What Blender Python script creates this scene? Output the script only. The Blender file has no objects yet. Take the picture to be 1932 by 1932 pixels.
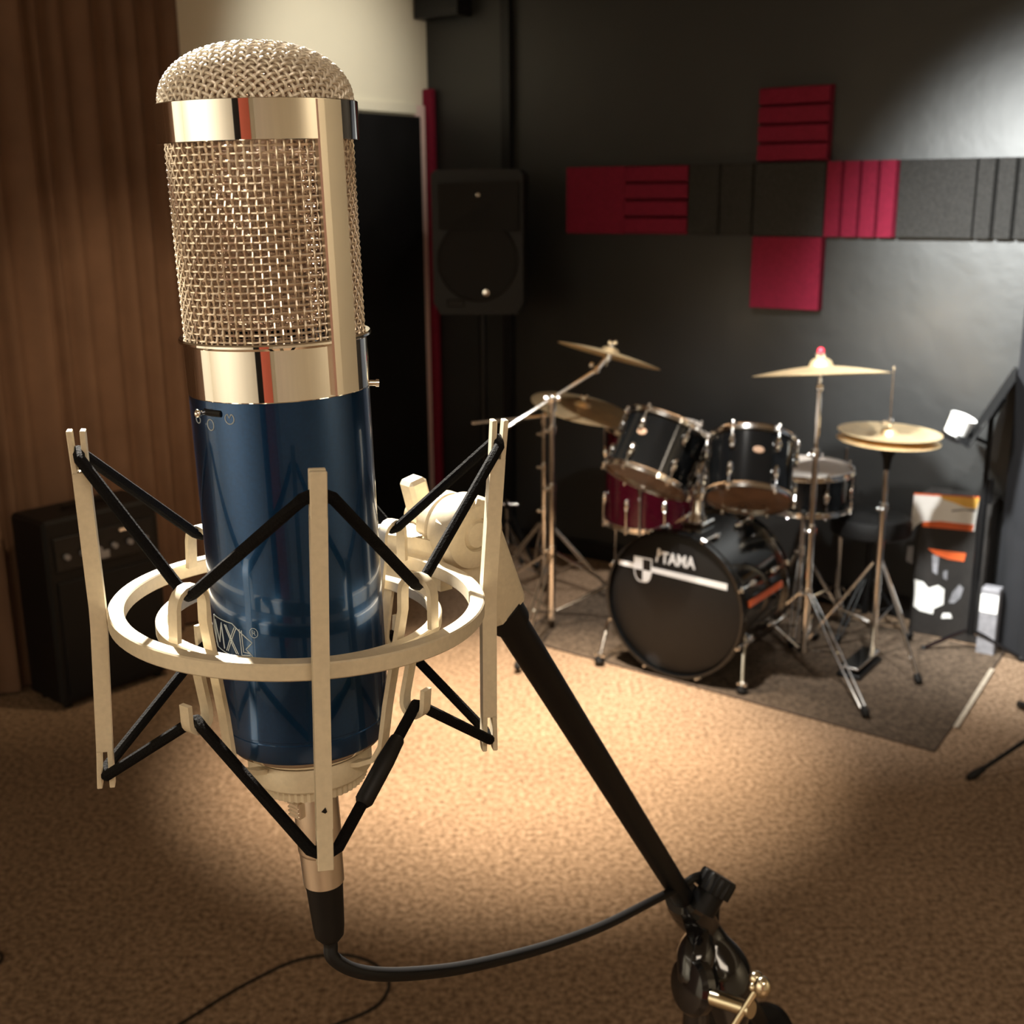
import bpy, math, random
from mathutils import Vector, Matrix, Quaternion
random.seed(7)
V = Vector
pi = math.pi
SC = bpy.context.scene
COL = SC.collection

# ------------------------------------------------------------------ camera
FPX = 2227.0; PITCH = math.radians(15); ROLL = 0.0077; HC = 1.766
CAM = V((0, 0, HC))
fw = V((0, math.cos(PITCH), -math.sin(PITCH))); rt0 = V((1, 0, 0)); dn0 = fw.cross(rt0)
rt = rt0 * math.cos(ROLL) + dn0 * math.sin(ROLL); dn = fw.cross(rt)
cd = bpy.data.cameras.new('camera'); cam = bpy.data.objects.new('camera', cd); COL.objects.link(cam)
m = Matrix((rt, -dn, -fw)).transposed().to_4x4(); m.translation = CAM; cam.matrix_world = m
cd.sensor_width = 36; cd.lens = 36 * FPX / 1932; cd.clip_start = 0.01; cd.clip_end = 60
cd.dof.use_dof = True; cd.dof.focus_distance = 0.405; cd.dof.aperture_fstop = 26
SC.camera = cam

# ------------------------------------------------------------------ world, light, exposure
w = bpy.data.worlds.new('world'); SC.world = w; w.use_nodes = True
w.node_tree.nodes['Background'].inputs[0].default_value = (1, 0.85, 0.7, 1)
w.node_tree.nodes['Background'].inputs[1].default_value = 0.004
SC.view_settings.view_transform = 'Standard'; SC.view_settings.look = 'None'
SC.view_settings.gamma = 1.0; SC.view_settings.exposure = 0.0
SC.view_settings.use_curve_mapping = False
try:
    SC.cycles.use_denoising = True
except Exception:
    pass

def spot(name, loc, target, power, col, size=60, blend=0.6, rad=0.05):
    d = bpy.data.lights.new(name, 'SPOT'); d.energy = power; d.color = col
    d.spot_size = math.radians(size); d.spot_blend = blend; d.shadow_soft_size = rad
    o = bpy.data.objects.new(name, d); COL.objects.link(o); o.location = loc
    o.rotation_euler = (V(target) - V(loc)).to_track_quat('-Z', 'Y').to_euler(); return o
def area(name, loc, target, power, col, sx, sy):
    d = bpy.data.lights.new(name, 'AREA'); d.energy = power; d.color = col
    d.shape = 'RECTANGLE'; d.size = sx; d.size_y = sy
    o = bpy.data.objects.new(name, d); COL.objects.link(o); o.location = loc
    o.rotation_euler = (V(target) - V(loc)).to_track_quat('-Z', 'Y').to_euler(); return o

WARM = (1, 0.84, 0.64)
# ceiling downlight over the carpet in front of the drums
spot('downlight_carpet', (-0.05, 3.78, 2.66), (-0.03, 3.68, 0), 1350, WARM, 50, 1.0, 0.04)
# ceiling downlight just beyond the microphone
spot('downlight_microphone', (-0.62, 1.45, 2.66), (-0.12, 0.45, 1.6), 850, (1, 0.93, 0.82), 30, 0.7, 0.035)
# track lamp turned to the right half of the drum wall
spot('track_lamp_wall', (0.50, 3.10, 2.15), (2.25, 4.3, 1.15), 980, (0.97, 1, 0.97), 72, 1.0, 0.08)
# added spot that brightens the carton, not a known fixture
spot('fill_carton', (1.28, 3.22, 2.62), (1.82, 4.60, 0.42), 360, (1, 0.97, 0.92), 44, 1.0, 0.05)
# ceiling downlight over the drum kit
spot('downlight_drums', (0.15, 3.35, 2.66), (0.80, 4.35, 0.8), 400, (1, 0.95, 0.88), 60, 1.0, 0.05)
# ceiling downlight beside the cream wall
spot('downlight_door', (0.05, 4.75, 2.60), (-0.85, 5.70, 2.25), 52, (1, 0.94, 0.78), 66, 1.0, 0.05)
# added warm spot that brightens the lower part of the curtain
spot('fill_curtain', (-0.60, 3.70, 2.66), (-1.50, 4.55, 0.55), 75, (1, 0.74, 0.47), 54, 1.0, 0.05)
# added fill lights out of view; the first one is general fill
area('fill_rear', (0.5, -1.0, 2.64), (0.5, -1.0, 0), 17, (1, 0.84, 0.66), 1.0, 0.5)
area('fill_rear_wall', (-2.46, -0.33, 2.62), (-3.2, -1.4, 1.35), 120, (1, 0.95, 0.88), 2.4, 0.2)  # added fill, whitens the rear wall that the chrome bands mirror
area('fill_right_wall', (2.3, 0.3, 2.62), (3.3, 0.6, 1.4), 34, (1, 0.86, 0.68), 1.8, 0.2)  # added fill, brightens the right wall mirrored in the grille strut

# ------------------------------------------------------------------ helpers
def P(x, y, z): return CAM + (fw + rt * ((x - 966) / FPX) + dn * ((y - 966) / FPX)) * z
def F(x, y, h=0.0):
    d = fw + rt * ((x - 966) / FPX) + dn * ((y - 966) / FPX); return CAM + d * ((h - HC) / d.z)
def onplane(x, y, O, N):
    d = fw + rt * ((x - 966) / FPX) + dn * ((y - 966) / FPX); return CAM + d * ((O - CAM).dot(N) / d.dot(N))
def camdir(x, y, z): return (rt * x + dn * y + fw * z).normalized()
def atD(x, D, h):
    """point at level distance D (world y) and height h seen in pixel column x"""
    lo = V((-4, D, h)); best = 0
    a, b = -6.0, 6.0
    for _ in range(50):
        c = (a + b) / 2; q = V((c, D, h)) - CAM
        px = 966 + FPX * q.dot(rt) / q.dot(fw)
        if px < x: a = c
        else: b = c
    return V((a, D, h))

def mat(name, col, rough=0.5, metal=0.0, noise=0.0, nscale=40.0, bump=0.0, bscale=None, coat=0.0, emit=None, estr=0, spec=None):
    mt = bpy.data.materials.new(name); mt.use_nodes = True; nt = mt.node_tree
    b = nt.nodes['Principled BSDF']
    b.inputs['Base Color'].default_value = (*col, 1); b.inputs['Roughness'].default_value = rough
    b.inputs['Metallic'].default_value = metal; b.inputs['Coat Weight'].default_value = coat
    if coat: b.inputs['Coat Roughness'].default_value = 0.05
    if spec is not None: b.inputs['Specular IOR Level'].default_value = spec
    tc = nt.nodes.new('ShaderNodeTexCoord')
    if noise > 0:
        n = nt.nodes.new('ShaderNodeTexNoise'); n.inputs['Scale'].default_value = nscale; n.inputs['Detail'].default_value = 4
        nt.links.new(tc.outputs['Object'], n.inputs['Vector'])
        r = nt.nodes.new('ShaderNodeValToRGB')
        r.color_ramp.elements[0].position = 0.3; r.color_ramp.elements[1].position = 0.7
        r.color_ramp.elements[0].color = (*[c * (1 - noise) for c in col], 1)
        r.color_ramp.elements[1].color = (*[min(1, c * (1 + noise)) for c in col], 1)
        nt.links.new(n.outputs['Fac'], r.inputs['Fac']); nt.links.new(r.outputs['Color'], b.inputs['Base Color'])
    if bump > 0:
        n2 = nt.nodes.new('ShaderNodeTexNoise'); n2.inputs['Scale'].default_value = bscale or nscale; n2.inputs['Detail'].default_value = 3
        nt.links.new(tc.outputs['Object'], n2.inputs['Vector'])
        bp = nt.nodes.new('ShaderNodeBump'); bp.inputs['Strength'].default_value = bump; bp.inputs['Distance'].default_value = 0.01
        nt.links.new(n2.outputs['Fac'], bp.inputs['Height']); nt.links.new(bp.outputs['Normal'], b.inputs['Normal'])
    if emit:
        b.inputs['Emission Color'].default_value = (*emit, 1); b.inputs['Emission Strength'].default_value = estr
    return mt

# carpet: two-scale speckle
def carpet(name, c1, c2, c3):
    mt = mat(name, c1, 0.95, 0, 0, bump=0.2, bscale=110, spec=0.1); nt = mt.node_tree; b = nt.nodes['Principled BSDF']
    tc = nt.nodes.new('ShaderNodeTexCoord')
    n = nt.nodes.new('ShaderNodeTexNoise'); n.inputs['Scale'].default_value = 62; n.inputs['Detail'].default_value = 6; n.inputs['Roughness'].default_value = 0.72
    nt.links.new(tc.outputs['Object'], n.inputs['Vector'])
    r = nt.nodes.new('ShaderNodeValToRGB'); e = r.color_ramp.elements
    e[0].position = 0.36; e[0].color = (*c1, 1); e[1].position = 0.64; e[1].color = (*c3, 1)
    k = e.new(0.5); k.color = (*c2, 1)
    nt.links.new(n.outputs['Fac'], r.inputs['Fac'])
    n3 = nt.nodes.new('ShaderNodeTexNoise'); n3.inputs['Scale'].default_value = 1.7; n3.inputs['Detail'].default_value = 3
    nt.links.new(tc.outputs['Object'], n3.inputs['Vector'])
    mr = nt.nodes.new('ShaderNodeMapRange'); mr.inputs[1].default_value = 0.3; mr.inputs[2].default_value = 0.7; mr.inputs[3].default_value = 0.85; mr.inputs[4].default_value = 1.12
    nt.links.new(n3.outputs['Fac'], mr.inputs[0])
    mx = nt.nodes.new('ShaderNodeVectorMath'); mx.operation = 'SCALE'
    nt.links.new(r.outputs['Color'], mx.inputs[0]); nt.links.new(mr.outputs[0], mx.inputs['Scale'])
    nt.links.new(mx.outputs[0], b.inputs['Base Color'])
    return mt

M = {}
M['carpet'] = carpet('carpet_pile', (0.125, 0.082, 0.050), (0.25, 0.166, 0.106), (0.42, 0.295, 0.20))
M['rug'] = carpet('rug_pile', (0.042, 0.031, 0.022), (0.085, 0.062, 0.044), (0.138, 0.102, 0.073))
M['rugedge'] = mat('rug_binding', (0.06, 0.04, 0.028), 0.9, noise=0.2)
M['tape'] = mat('pale_tape', (0.42, 0.36, 0.28), 0.6, noise=0.15)
M['cream'] = mat('cream_paint', (0.74, 0.68, 0.54), 0.7, noise=0.03, nscale=3, bump=0.05, bscale=60)
M['white'] = mat('white_paint', (0.80, 0.76, 0.64), 0.6, noise=0.02, nscale=3, bump=0.03, bscale=60)
M['ceil'] = mat('ceiling_paint', (0.5, 0.46, 0.38), 0.8, noise=0.03, nscale=5)
M['darkceil'] = mat('black_ceiling', (0.02, 0.02, 0.02), 0.8, noise=0.1)
M['darkwall'] = mat('charcoal_paint', (0.0085, 0.0092, 0.0093), 0.48, noise=0.30, nscale=2.2, bump=0.22, bscale=9, spec=0.7)
M['blackpaint'] = mat('black_paint', (0.008, 0.008, 0.009), 0.35, noise=0.2, nscale=5, spec=0.3)
M['pinktrim'] = mat('pink_white_trim', (0.80, 0.62, 0.60), 0.5, noise=0.05)
M['redfoam'] = mat('burgundy_foam', (0.165, 0.009, 0.028), 0.9, noise=0.12, nscale=60, bump=0.4, bscale=200, spec=0.2)
M['greyfoam'] = mat('charcoal_foam', (0.026, 0.025, 0.024), 0.95, noise=0.25, nscale=90, bump=0.4, bscale=200, spec=0.2)
M['curtain'] = mat('brown_curtain', (0.165, 0.095, 0.060), 0.85, noise=0.12, nscale=6, spec=0.2)
M['navy'] = mat('navy_black_cloth', (0.006, 0.0065, 0.009), 0.9, noise=0.2, nscale=8)
M['black'] = mat('black_plastic', (0.005, 0.005, 0.0055), 0.42, noise=0.1, spec=0.25)
M['gloss'] = mat('gloss_black', (0.006, 0.006, 0.007), 0.12, noise=0.1, coat=0.6)
M['tolex'] = mat('black_tolex', (0.005, 0.0045, 0.0045), 0.5, bump=0.3, bscale=400, spec=0.25)
M['grille'] = mat('black_grille', (0.006, 0.006, 0.0065), 0.6, noise=0.2, nscale=200, spec=0.2)
M['rubber'] = mat('black_rubber', (0.004, 0.0035, 0.0035), 0.55, noise=0.1, spec=0.3)
M['chrome'] = mat('chrome', (0.94, 0.93, 0.91), 0.12, 1.0, noise=0.02)
M['micchrome'] = mat('microphone_chrome', (0.97, 0.93, 0.86), 0.045, 1.0, noise=0.005, nscale=5)
M['satin'] = mat('satin_nickel', (0.92, 0.85, 0.74), 0.30, 1.0, noise=0.02)
M['wire'] = mat('nickel_wire', (0.90, 0.80, 0.68), 0.34, 1.0, noise=0.05, nscale=300)
M['domewire'] = mat('dome_wire', (0.90, 0.84, 0.74), 0.52, 0.75, noise=0.05, nscale=300)
M['wire2'] = mat('inner_wire', (0.72, 0.58, 0.48), 0.40, 1.0, noise=0.05, nscale=300)
M['mount'] = mat('champagne_paint', (0.66, 0.57, 0.415), 0.42, 0.12, noise=0.05, nscale=500)
M['elastic'] = mat('black_elastic', (0.004, 0.0035, 0.0035), 0.8, spec=0.1, bump=0.25, bscale=1500)
M['bluep'] = mat('blue_metallic_paint', (0.005, 0.042, 0.125), 0.25, 0.75, noise=0.12, nscale=900, coat=0.5)
M['mark'] = mat('silver_marking', (0.42, 0.47, 0.50), 0.5, 0.0, noise=0.02)
M['bronze'] = mat('cymbal_bronze', (0.90, 0.70, 0.42), 0.44, 0.82, noise=0.12, nscale=20)
M['brass'] = mat('pale_brass', (0.82, 0.74, 0.55), 0.2, 1.0, noise=0.05)
M['shell'] = mat('black_lacquer_shell', (0.004, 0.0045, 0.005), 0.10, noise=0.1, spec=0.5)
M['redshell'] = mat('burgundy_lacquer_shell', (0.045, 0.003, 0.008), 0.12, noise=0.2, spec=0.5)
M['drumblack'] = mat('black_drumhead', (0.007, 0.0065, 0.0065), 0.45, noise=0.1, spec=0.3)
M['clearhead'] = mat('amber_clear_drumhead', (0.13, 0.082, 0.055), 0.2, noise=0.3, nscale=9)
M['whitehead'] = mat('white_drumhead', (0.75, 0.70, 0.66), 0.5, noise=0.04)
M['printwhite'] = mat('white_print', (0.80, 0.84, 0.88), 0.5, noise=0.02)
M['orange'] = mat('orange_print', (0.75, 0.13, 0.03), 0.5, noise=0.05)
M['yellow'] = mat('yellow_print', (0.95, 0.55, 0.10), 0.5, noise=0.05)
M['boxwhite'] = mat('white_card', (0.92, 0.92, 0.90), 0.5, noise=0.02)
M['boxblack'] = mat('black_card', (0.015, 0.013, 0.012), 0.6, noise=0.2)
M['boxgrey'] = mat('grey_card', (0.22, 0.22, 0.24), 0.5, noise=0.2)
M['tan'] = mat('tan_badge', (0.62, 0.42, 0.30), 0.35, 0.6, noise=0.2, nscale=90)
M['redpl'] = mat('red_plastic', (0.8, 0.03, 0.06), 0.4, noise=0.05)
M['salmon'] = mat('salmon_standin', (0.85, 0.20, 0.13), 0.6, noise=0.05)

class MB:
    def __init__(s): s.v = []; s.f = []; s.sm = []
    def add(s, vs, fs, smooth=False):
        o = len(s.v); s.v += [V(q) for q in vs]
        for q in fs: s.f.append([o + i for i in q]); s.sm.append(smooth)
        return s
    def obox(s, c, X, Y, Z, bev=0.0):
        """oriented box, X Y Z half-extent vectors; chamfered when bev>0"""
        c = V(c); X = V(X); Y = V(Y); Z = V(Z)
        if bev <= 0:
            vs = [c + X * a + Y * b + Z * d for a in (-1, 1) for b in (-1, 1) for d in (-1, 1)]
            return s.add(vs, [(0, 1, 3, 2), (4, 6, 7, 5), (0, 4, 5, 1), (2, 3, 7, 6), (0, 2, 6, 4), (1, 5, 7, 3)])
        lx, ly, lz = X.length, Y.length, Z.length; bev = min(bev, lx * .9, ly * .9, lz * .9)
        x, y, z = X.normalized(), Y.normalized(), Z.normalized()
        vs = []; idx = {}
        for a in (-1, 1):
            for b in (-1, 1):
                for d in (-1, 1):
                    for k in range(3):
                        e = [lx, ly, lz]
                        ee = [q - bev for q in e]; ee[k] = e[k]
                        idx[(a, b, d, k)] = len(vs); vs.append(c + x * a * ee[0] + y * b * ee[1] + z * d * ee[2])
        fs = []
        for a in (-1, 1):
            fs.append([idx[(a, b, d, 0)] for b, d in ((-1, -1), (1, -1), (1, 1), (-1, 1))][::a])
            fs.append([idx[(b, a, d, 1)] for b, d in ((-1, -1), (-1, 1), (1, 1), (1, -1))][::a])
            fs.append([idx[(b, d, a, 2)] for b, d in ((-1, -1), (1, -1), (1, 1), (-1, 1))][::a])
            for b in (-1, 1):
                fs.append([idx[(a, b, -1, 0)], idx[(a, b, 1, 0)], idx[(a, b, 1, 1)], idx[(a, b, -1, 1)]])
                fs.append([idx[(a, -1, b, 0)], idx[(a, 1, b, 0)], idx[(a, 1, b, 2)], idx[(a, -1, b, 2)]])
                fs.append([idx[(-1, a, b, 1)], idx[(1, a, b, 1)], idx[(1, a, b, 2)], idx[(-1, a, b, 2)]])
                for d in (-1, 1): fs.append([idx[(a, b, d, k)] for k in range(3)])
        return s.add(vs, fs)
    def tube(s, pts, rad, n=10, closed=False, caps=True):
        pts = [V(p) for p in pts]; k = len(pts)
        rs = rad if isinstance(rad, (list, tuple)) else [rad] * k
        T = []
        for i in range(k):
            if closed: t = pts[(i + 1) % k] - pts[i - 1]
            else: t = pts[min(i + 1, k - 1)] - pts[max(i - 1, 0)]
            T.append(t.normalized())
        a = T[0].orthogonal().normalized(); vs = []; fs = []
        for i in range(k):
            if i: a = (a - T[i] * a.dot(T[i])).normalized()
            b = T[i].cross(a)
            for j in range(n):
                g = 2 * pi * j / n; vs.append(pts[i] + (a * math.cos(g) + b * math.sin(g)) * rs[i])
        for i in range(k if closed else k - 1):
            i2 = (i + 1) % k
            for j in range(n): fs.append((i * n + j, i * n + (j + 1) % n, i2 * n + (j + 1) % n, i2 * n + j))
        s.add(vs, fs, True)
        if caps and not closed:
            s.add(vs[:n], [list(range(n))[::-1]]); s.add(vs[-n:], [list(range(n))])
        return s
    def cyl(s, a, b, r, r2=None, n=16): return s.tube([a, b], [r, r if r2 is None else r2], n)
    def lathe(s, O, U, prof, n=48, smooth=True, closed=False, X=None):
        """prof: list of (radius, height along U)"""
        O = V(O); U = V(U).normalized(); X = (X or U.orthogonal()).normalized(); Y = U.cross(X)
        vs = []; fs = []
        for r, h in prof:
            for j in range(n):
                g = 2 * pi * j / n; vs.append(O + U * h + (X * math.cos(g) + Y * math.sin(g)) * r)
        k = len(prof)
        for i in range(k if closed else k - 1):
            i2 = (i + 1) % k
            for j in range(n): fs.append((i * n + j, i * n + (j + 1) % n, i2 * n + (j + 1) % n, i2 * n + j))
        return s.add(vs, fs, smooth)
    def sphere(s, c, r, sc=(1, 1, 1), n=12, axes=None):
        c = V(c); X, Y, Z = axes or (V((1, 0, 0)), V((0, 1, 0)), V((0, 0, 1))); vs = []; fs = []; m_ = n // 2 + 1
        for i in range(m_ + 1):
            t = pi * i / m_
            for j in range(n):
                g = 2 * pi * j / n
                vs.append(c + X * (r * sc[0] * math.sin(t) * math.cos(g)) + Y * (r * sc[1] * math.sin(t) * math.sin(g)) + Z * (r * sc[2] * math.cos(t)))
        for i in range(m_):
            for j in range(n): fs.append((i * n + j, (i + 1) * n + j, (i + 1) * n + (j + 1) % n, i * n + (j + 1) % n))
        return s.add(vs, fs, True)
    def ribbon(s, pts, W, t):
        """flat bar following pts, W = half width vector (constant), t = thickness"""
        k = len(pts); vs = []; fs = []; W = V(W)
        for i in range(k):
            T = (V(pts[min(i + 1, k - 1)]) - V(pts[max(i - 1, 0)])).normalized(); N = T.cross(W).normalized() * t / 2
            p = V(pts[i]); vs += [p - W - N, p + W - N, p + W + N, p - W + N]
        for i in range(k - 1):
            for j in range(4): fs.append((i * 4 + j, i * 4 + (j + 1) % 4, i * 4 + 4 + (j + 1) % 4, i * 4 + 4 + j))
        fs.append((3, 2, 1, 0)); e = (k - 1) * 4; fs.append((e, e + 1, e + 2, e + 3))
        return s.add(vs, fs)
    def prism(s, poly, D):
        """polygon (list of points) extruded by vector D"""
        n = len(poly); D = V(D); vs = [V(p) for p in poly] + [V(p) + D for p in poly]
        fs = [list(range(n))[::-1], list(range(n, 2 * n))] + [(i, (i + 1) % n, n + (i + 1) % n, n + i) for i in range(n)]
        return s.add(vs, fs)
    def build(s, name, m_, parent=None, loc=None, label=None):
        off = V((0, 0, 0))
        if parent:
            q = parent
            while q: off += q.location; q = q.parent
        elif loc is not None: off = V(loc)
        me = bpy.data.meshes.new(name); me.from_pydata([tuple(p - off) for p in s.v], [], s.f)
        me.polygons.foreach_set('use_smooth', s.sm); me.materials.append(m_); me.update(); me.set_sharp_from_angle(angle=math.radians(32))
        o = bpy.data.objects.new(name, me); COL.objects.link(o)
        if parent: o.parent = parent
        elif loc is not None: o.location = loc
        if label: o['label'] = label
        return o

def fix_normals(o):
    import bmesh
    b = bmesh.new(); b.from_mesh(o.data); bmesh.ops.recalc_face_normals(b, faces=b.faces); b.to_mesh(o.data); b.free()

def tag(o, label, cat, group=None, kind=None):
    o['label'] = label; o['category'] = cat
    if group: o['group'] = group
    if kind: o['kind'] = kind
    return o
def thing(name, loc, label, cat, group=None):
    o = bpy.data.objects.new(name, None); COL.objects.link(o); o.location = loc; o.empty_display_size = .05
    return tag(o, label, cat, group)
def struct(o): o['kind'] = 'structure'; return o
def arc(c, X, Y, r, a0, a1, n):
    return [V(c) + (V(X) * math.cos(a0 + (a1 - a0) * i / n) + V(Y) * math.sin(a0 + (a1 - a0) * i / n)) * r for i in range(n + 1)]
def bez(p, n=10):
    """Catmull-Rom through points"""
    p = [V(q) for q in p]; out = []
    for i in range(len(p) - 1):
        a = p[max(i - 1, 0)]; b = p[i]; c = p[i + 1]; d = p[min(i + 2, len(p) - 1)]
        for k in range(n):
            t = k / n
            out.append(0.5 * ((2 * b) + (c - a) * t + (2 * a - 5 * b + 4 * c - d) * t * t + (3 * b - 3 * c + d - a) * t ** 3))
    out.append(p[-1]); return out

# ------------------------------------------------------------------ the room
d = V((0.82261, -0.56860, 0)).normalized(); nin = V((-d.y * -1, d.x * -1, 0)); nin = V((-0.56860, -0.82261, 0)).normalized()  # nin points into the room
O0 = F(1000, 1031)
def RW(u, v, h=0.0): return V((O0.x, O0.y, 0)) + d * u + nin * v + V((0, 0, h))   # along back wall, off it, up
UL, UR, VR, HT = -0.605, 6.2, 8.2, 2.72
def slab(name, a, b, t, h0, h1, mt):
    a = V(a); b = V(b); t = V(t)
    mb = MB(); mb.obox((a + b) / 2 + t / 2 + V((0, 0, (h0 + h1) / 2)), (b - a) / 2, t / 2, V((0, 0, (h1 - h0) / 2)))
    o = mb.build(name, mt, loc=((a + b) / 2 + t / 2 + V((0, 0, h0)))); return struct(o)
cen = RW((UL + UR) / 2, VR / 2)
mb = MB().obox(cen + V((0, 0, -0.05)), d * ((UR - UL) / 2 + .2), nin * (VR / 2 + .2), V((0, 0, 0.05))); fl = struct(mb.build('floor', M['carpet'], loc=cen)); fl['label'] = 'speckled tan brown carpet floor'
mb = MB().obox(cen + V((0, 0, HT + .05)), d * ((UR - UL) / 2 + .2), nin * (VR / 2 + .2), V((0, 0, 0.05))); struct(mb.build('ceiling', M['ceil'], loc=cen + V((0, 0, HT))))
slab('wall_back', RW(UL, 0), RW(UR, 0), -nin * .12, 0, HT, M['darkwall'])
slab('wall_left', RW(UL, 0), RW(UL, VR), -d * .12, 0, HT, M['white'])
slab('wall_right', RW(UR, 0), RW(UR, VR), d * .12, 0, HT, M['cream'])
slab('wall_rear', RW(UL, VR), RW(UR, VR), nin * .12, 0, HT, M['cream'])
slab('baseboard_back', RW(UL + .02, 0.006), RW(UR, 0.006), nin * .012, 0, 0.09, M['blackpaint'])
slab('baseboard_left', RW(UL + .012, 1.1), RW(UL + .012, VR - .02), -d * .0119, 0, 0.09, M['cream'])
# vertical batten on the drum wall
slab('trim_1', RW(-0.135, 0.006), RW(-0.085, 0.006), nin * .03, 0.09, HT, M['blackpaint'])
# cream beam end at the top of the corner
mb = MB().obox(RW(UL + .15, .06, 2.655), d * .13, nin * .055, V((0, 0, .06))); struct(mb.build('trim_2', M['blackpaint'], loc=RW(UL + .14, .06, 2.6)))
# black door in the left wall with its pale casing
def vleft(x, y): return (onplane(x, y, RW(UL, 0), d) - V((O0.x, O0.y, 0))).dot(nin)
va1 = vleft(805, 600); va2 = vleft(790, 600)
dr = thing('door_1', RW(UL + .03, va2 + .45), 'black door in the cream wall behind the microphone', 'door'); struct(dr)
MB().obox(RW(UL + .026, va2 + .45, 1.075), d * .022, nin * .45, V((0, 0, 1.07)), .004).build('door_leaf', M['blackpaint'], dr)
MB().obox(RW(UL + .012, (va1 + va2) / 2, 1.10), d * .010, nin * ((va2 - va1) / 2), V((0, 0, 1.10))).build('casing', M['pinktrim'], dr, label='pinkish white door casing')
MB().obox(RW(UL + .012, va2 + .46, 2.18), d * .010, nin * .46, V((0, 0, .022))).build('casing', M['white'], dr)
MB().obox(RW(UL + .012, va2 + .93, 1.07), d * .010, nin * .03, V((0, 0, 1.07))).build('casing', M['pinktrim'], dr)
mb = MB(); mb.cyl(RW(UL + .04, va2 + .80, 1.0), RW(UL + .09, va2 + .80, 1.0), .011); mb.sphere(RW(UL + .105, va2 + .80, 1.0), .028); mb.build('door_handle', M['chrome'], dr)
# added reflection panels for the microphone's chrome bands come at the end
# burgundy foam strip in the corner
def foam(name, u0, u1, h0, h1, mt, ridges, label, cat='acoustic foam panel', group='foam panels on the drum wall'):
    mb = MB(); T = .02; HH = .052; g = .0015
    u0 += g; u1 -= g; h0 += g; h1 -= g
    mb.obox(RW((u0 + u1) / 2, T / 2 + .001, (h0 + h1) / 2), d * ((u1 - u0) / 2), nin * (T / 2), V((0, 0, (h1 - h0) / 2)))
    if ridges == 'flat':
        mb.obox(RW((u0 + u1) / 2, .03, (h0 + h1) / 2), d * ((u1 - u0) / 2), nin * (.022), V((0, 0, (h1 - h0) / 2)), .003)
    else:
        n = 2 if ridges == 'v2' else 4
        for k in range(n):
            if ridges == 'h':
                a = h0 + (h1 - h0) * k / n; b = h0 + (h1 - h0) * (k + 1) / n; q = .006
                poly = [RW(u0, T, a), RW(u0, HH, a + q * 1.6), RW(u0, HH, b - q), RW(u0, T, b)]; mb.prism(poly, d * (u1 - u0))
            else:
                a = u0 + (u1 - u0) * k / n; b = u0 + (u1 - u0) * (k + 1) / n; q = .007
                poly = [RW(a, T, h0), RW(a + q * .5, HH, h0), RW(b - q * 1.8, HH, h0), RW(b, T, h0)]; mb.prism(poly, V((0, 0, h1 - h0)))
    o = mb.build(name, mt, loc=RW((u0 + u1) / 2, 0, h0)); fix_normals(o); tag(o, label, cat, group); return o
R1 = 'acoustic_foam_panel'
us = [0.243, 0.556, 0.872, 1.181, 1.492, 1.79, 2.085, 2.385, 2.69, 2.99]
HB, HTP = 1.592, 1.893
foam(R1, us[0], us[1], HB, HTP, M['redfoam'], 'flat', 'smooth burgundy foam panel at the left end of the row')
foam(R1, us[1], us[2], HB, HTP, M['redfoam'], 'h', 'burgundy foam panel with horizontal ridges, second from the left in the row')
foam(R1, us[2], us[3], HB, HTP, M['greyfoam'], 'v2', 'charcoal foam panel right beside the burgundy panel with horizontal ridges')
foam(R1, us[3], us[4], HB, HTP, M['greyfoam'], 'flat', 'charcoal foam panel at the centre of the cross, between burgundy panels above and below')
foam(R1, us[4], us[5], HB, HTP, M['redfoam'], 'v', 'burgundy foam panel with vertical ridges, right of centre in the row')
foam(R1, us[5], us[6], HB, HTP, M['greyfoam'], 'flat', 'charcoal speckled foam panel right of the burgundy panel with vertical ridges')
foam(R1, us[6], us[7], HB, HTP, M['greyfoam'], 'v', 'grey foam panel with vertical ridges at the right edge of the photo')
foam(R1, us[7], us[8], HB, HTP, M['redfoam'], 'h', 'burgundy foam panel beyond the right edge of the photo')
foam(R1, 1.186, 1.492, HTP, 2.192, M['redfoam'], 'h', 'dim burgundy foam panel with horizontal ridges, topmost of the cross')
foam(R1, 1.181, 1.492, 1.288, HB, M['redfoam'], 'flat', 'bright smooth burgundy foam panel hanging lowest, below the row')
fv0 = .012; fv1 = va1 - .006
mb = MB().obox(RW(UL + .031, (fv0 + fv1) / 2, 1.26), d * .030, nin * ((fv1 - fv0) / 2), V((0, 0, 1.02)), .006)
tag(mb.build('foam_strip', M['redfoam'], loc=RW(UL + .03, .08, .24)), 'tall narrow burgundy foam strip in the corner beside the black door', 'acoustic foam strip')

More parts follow.
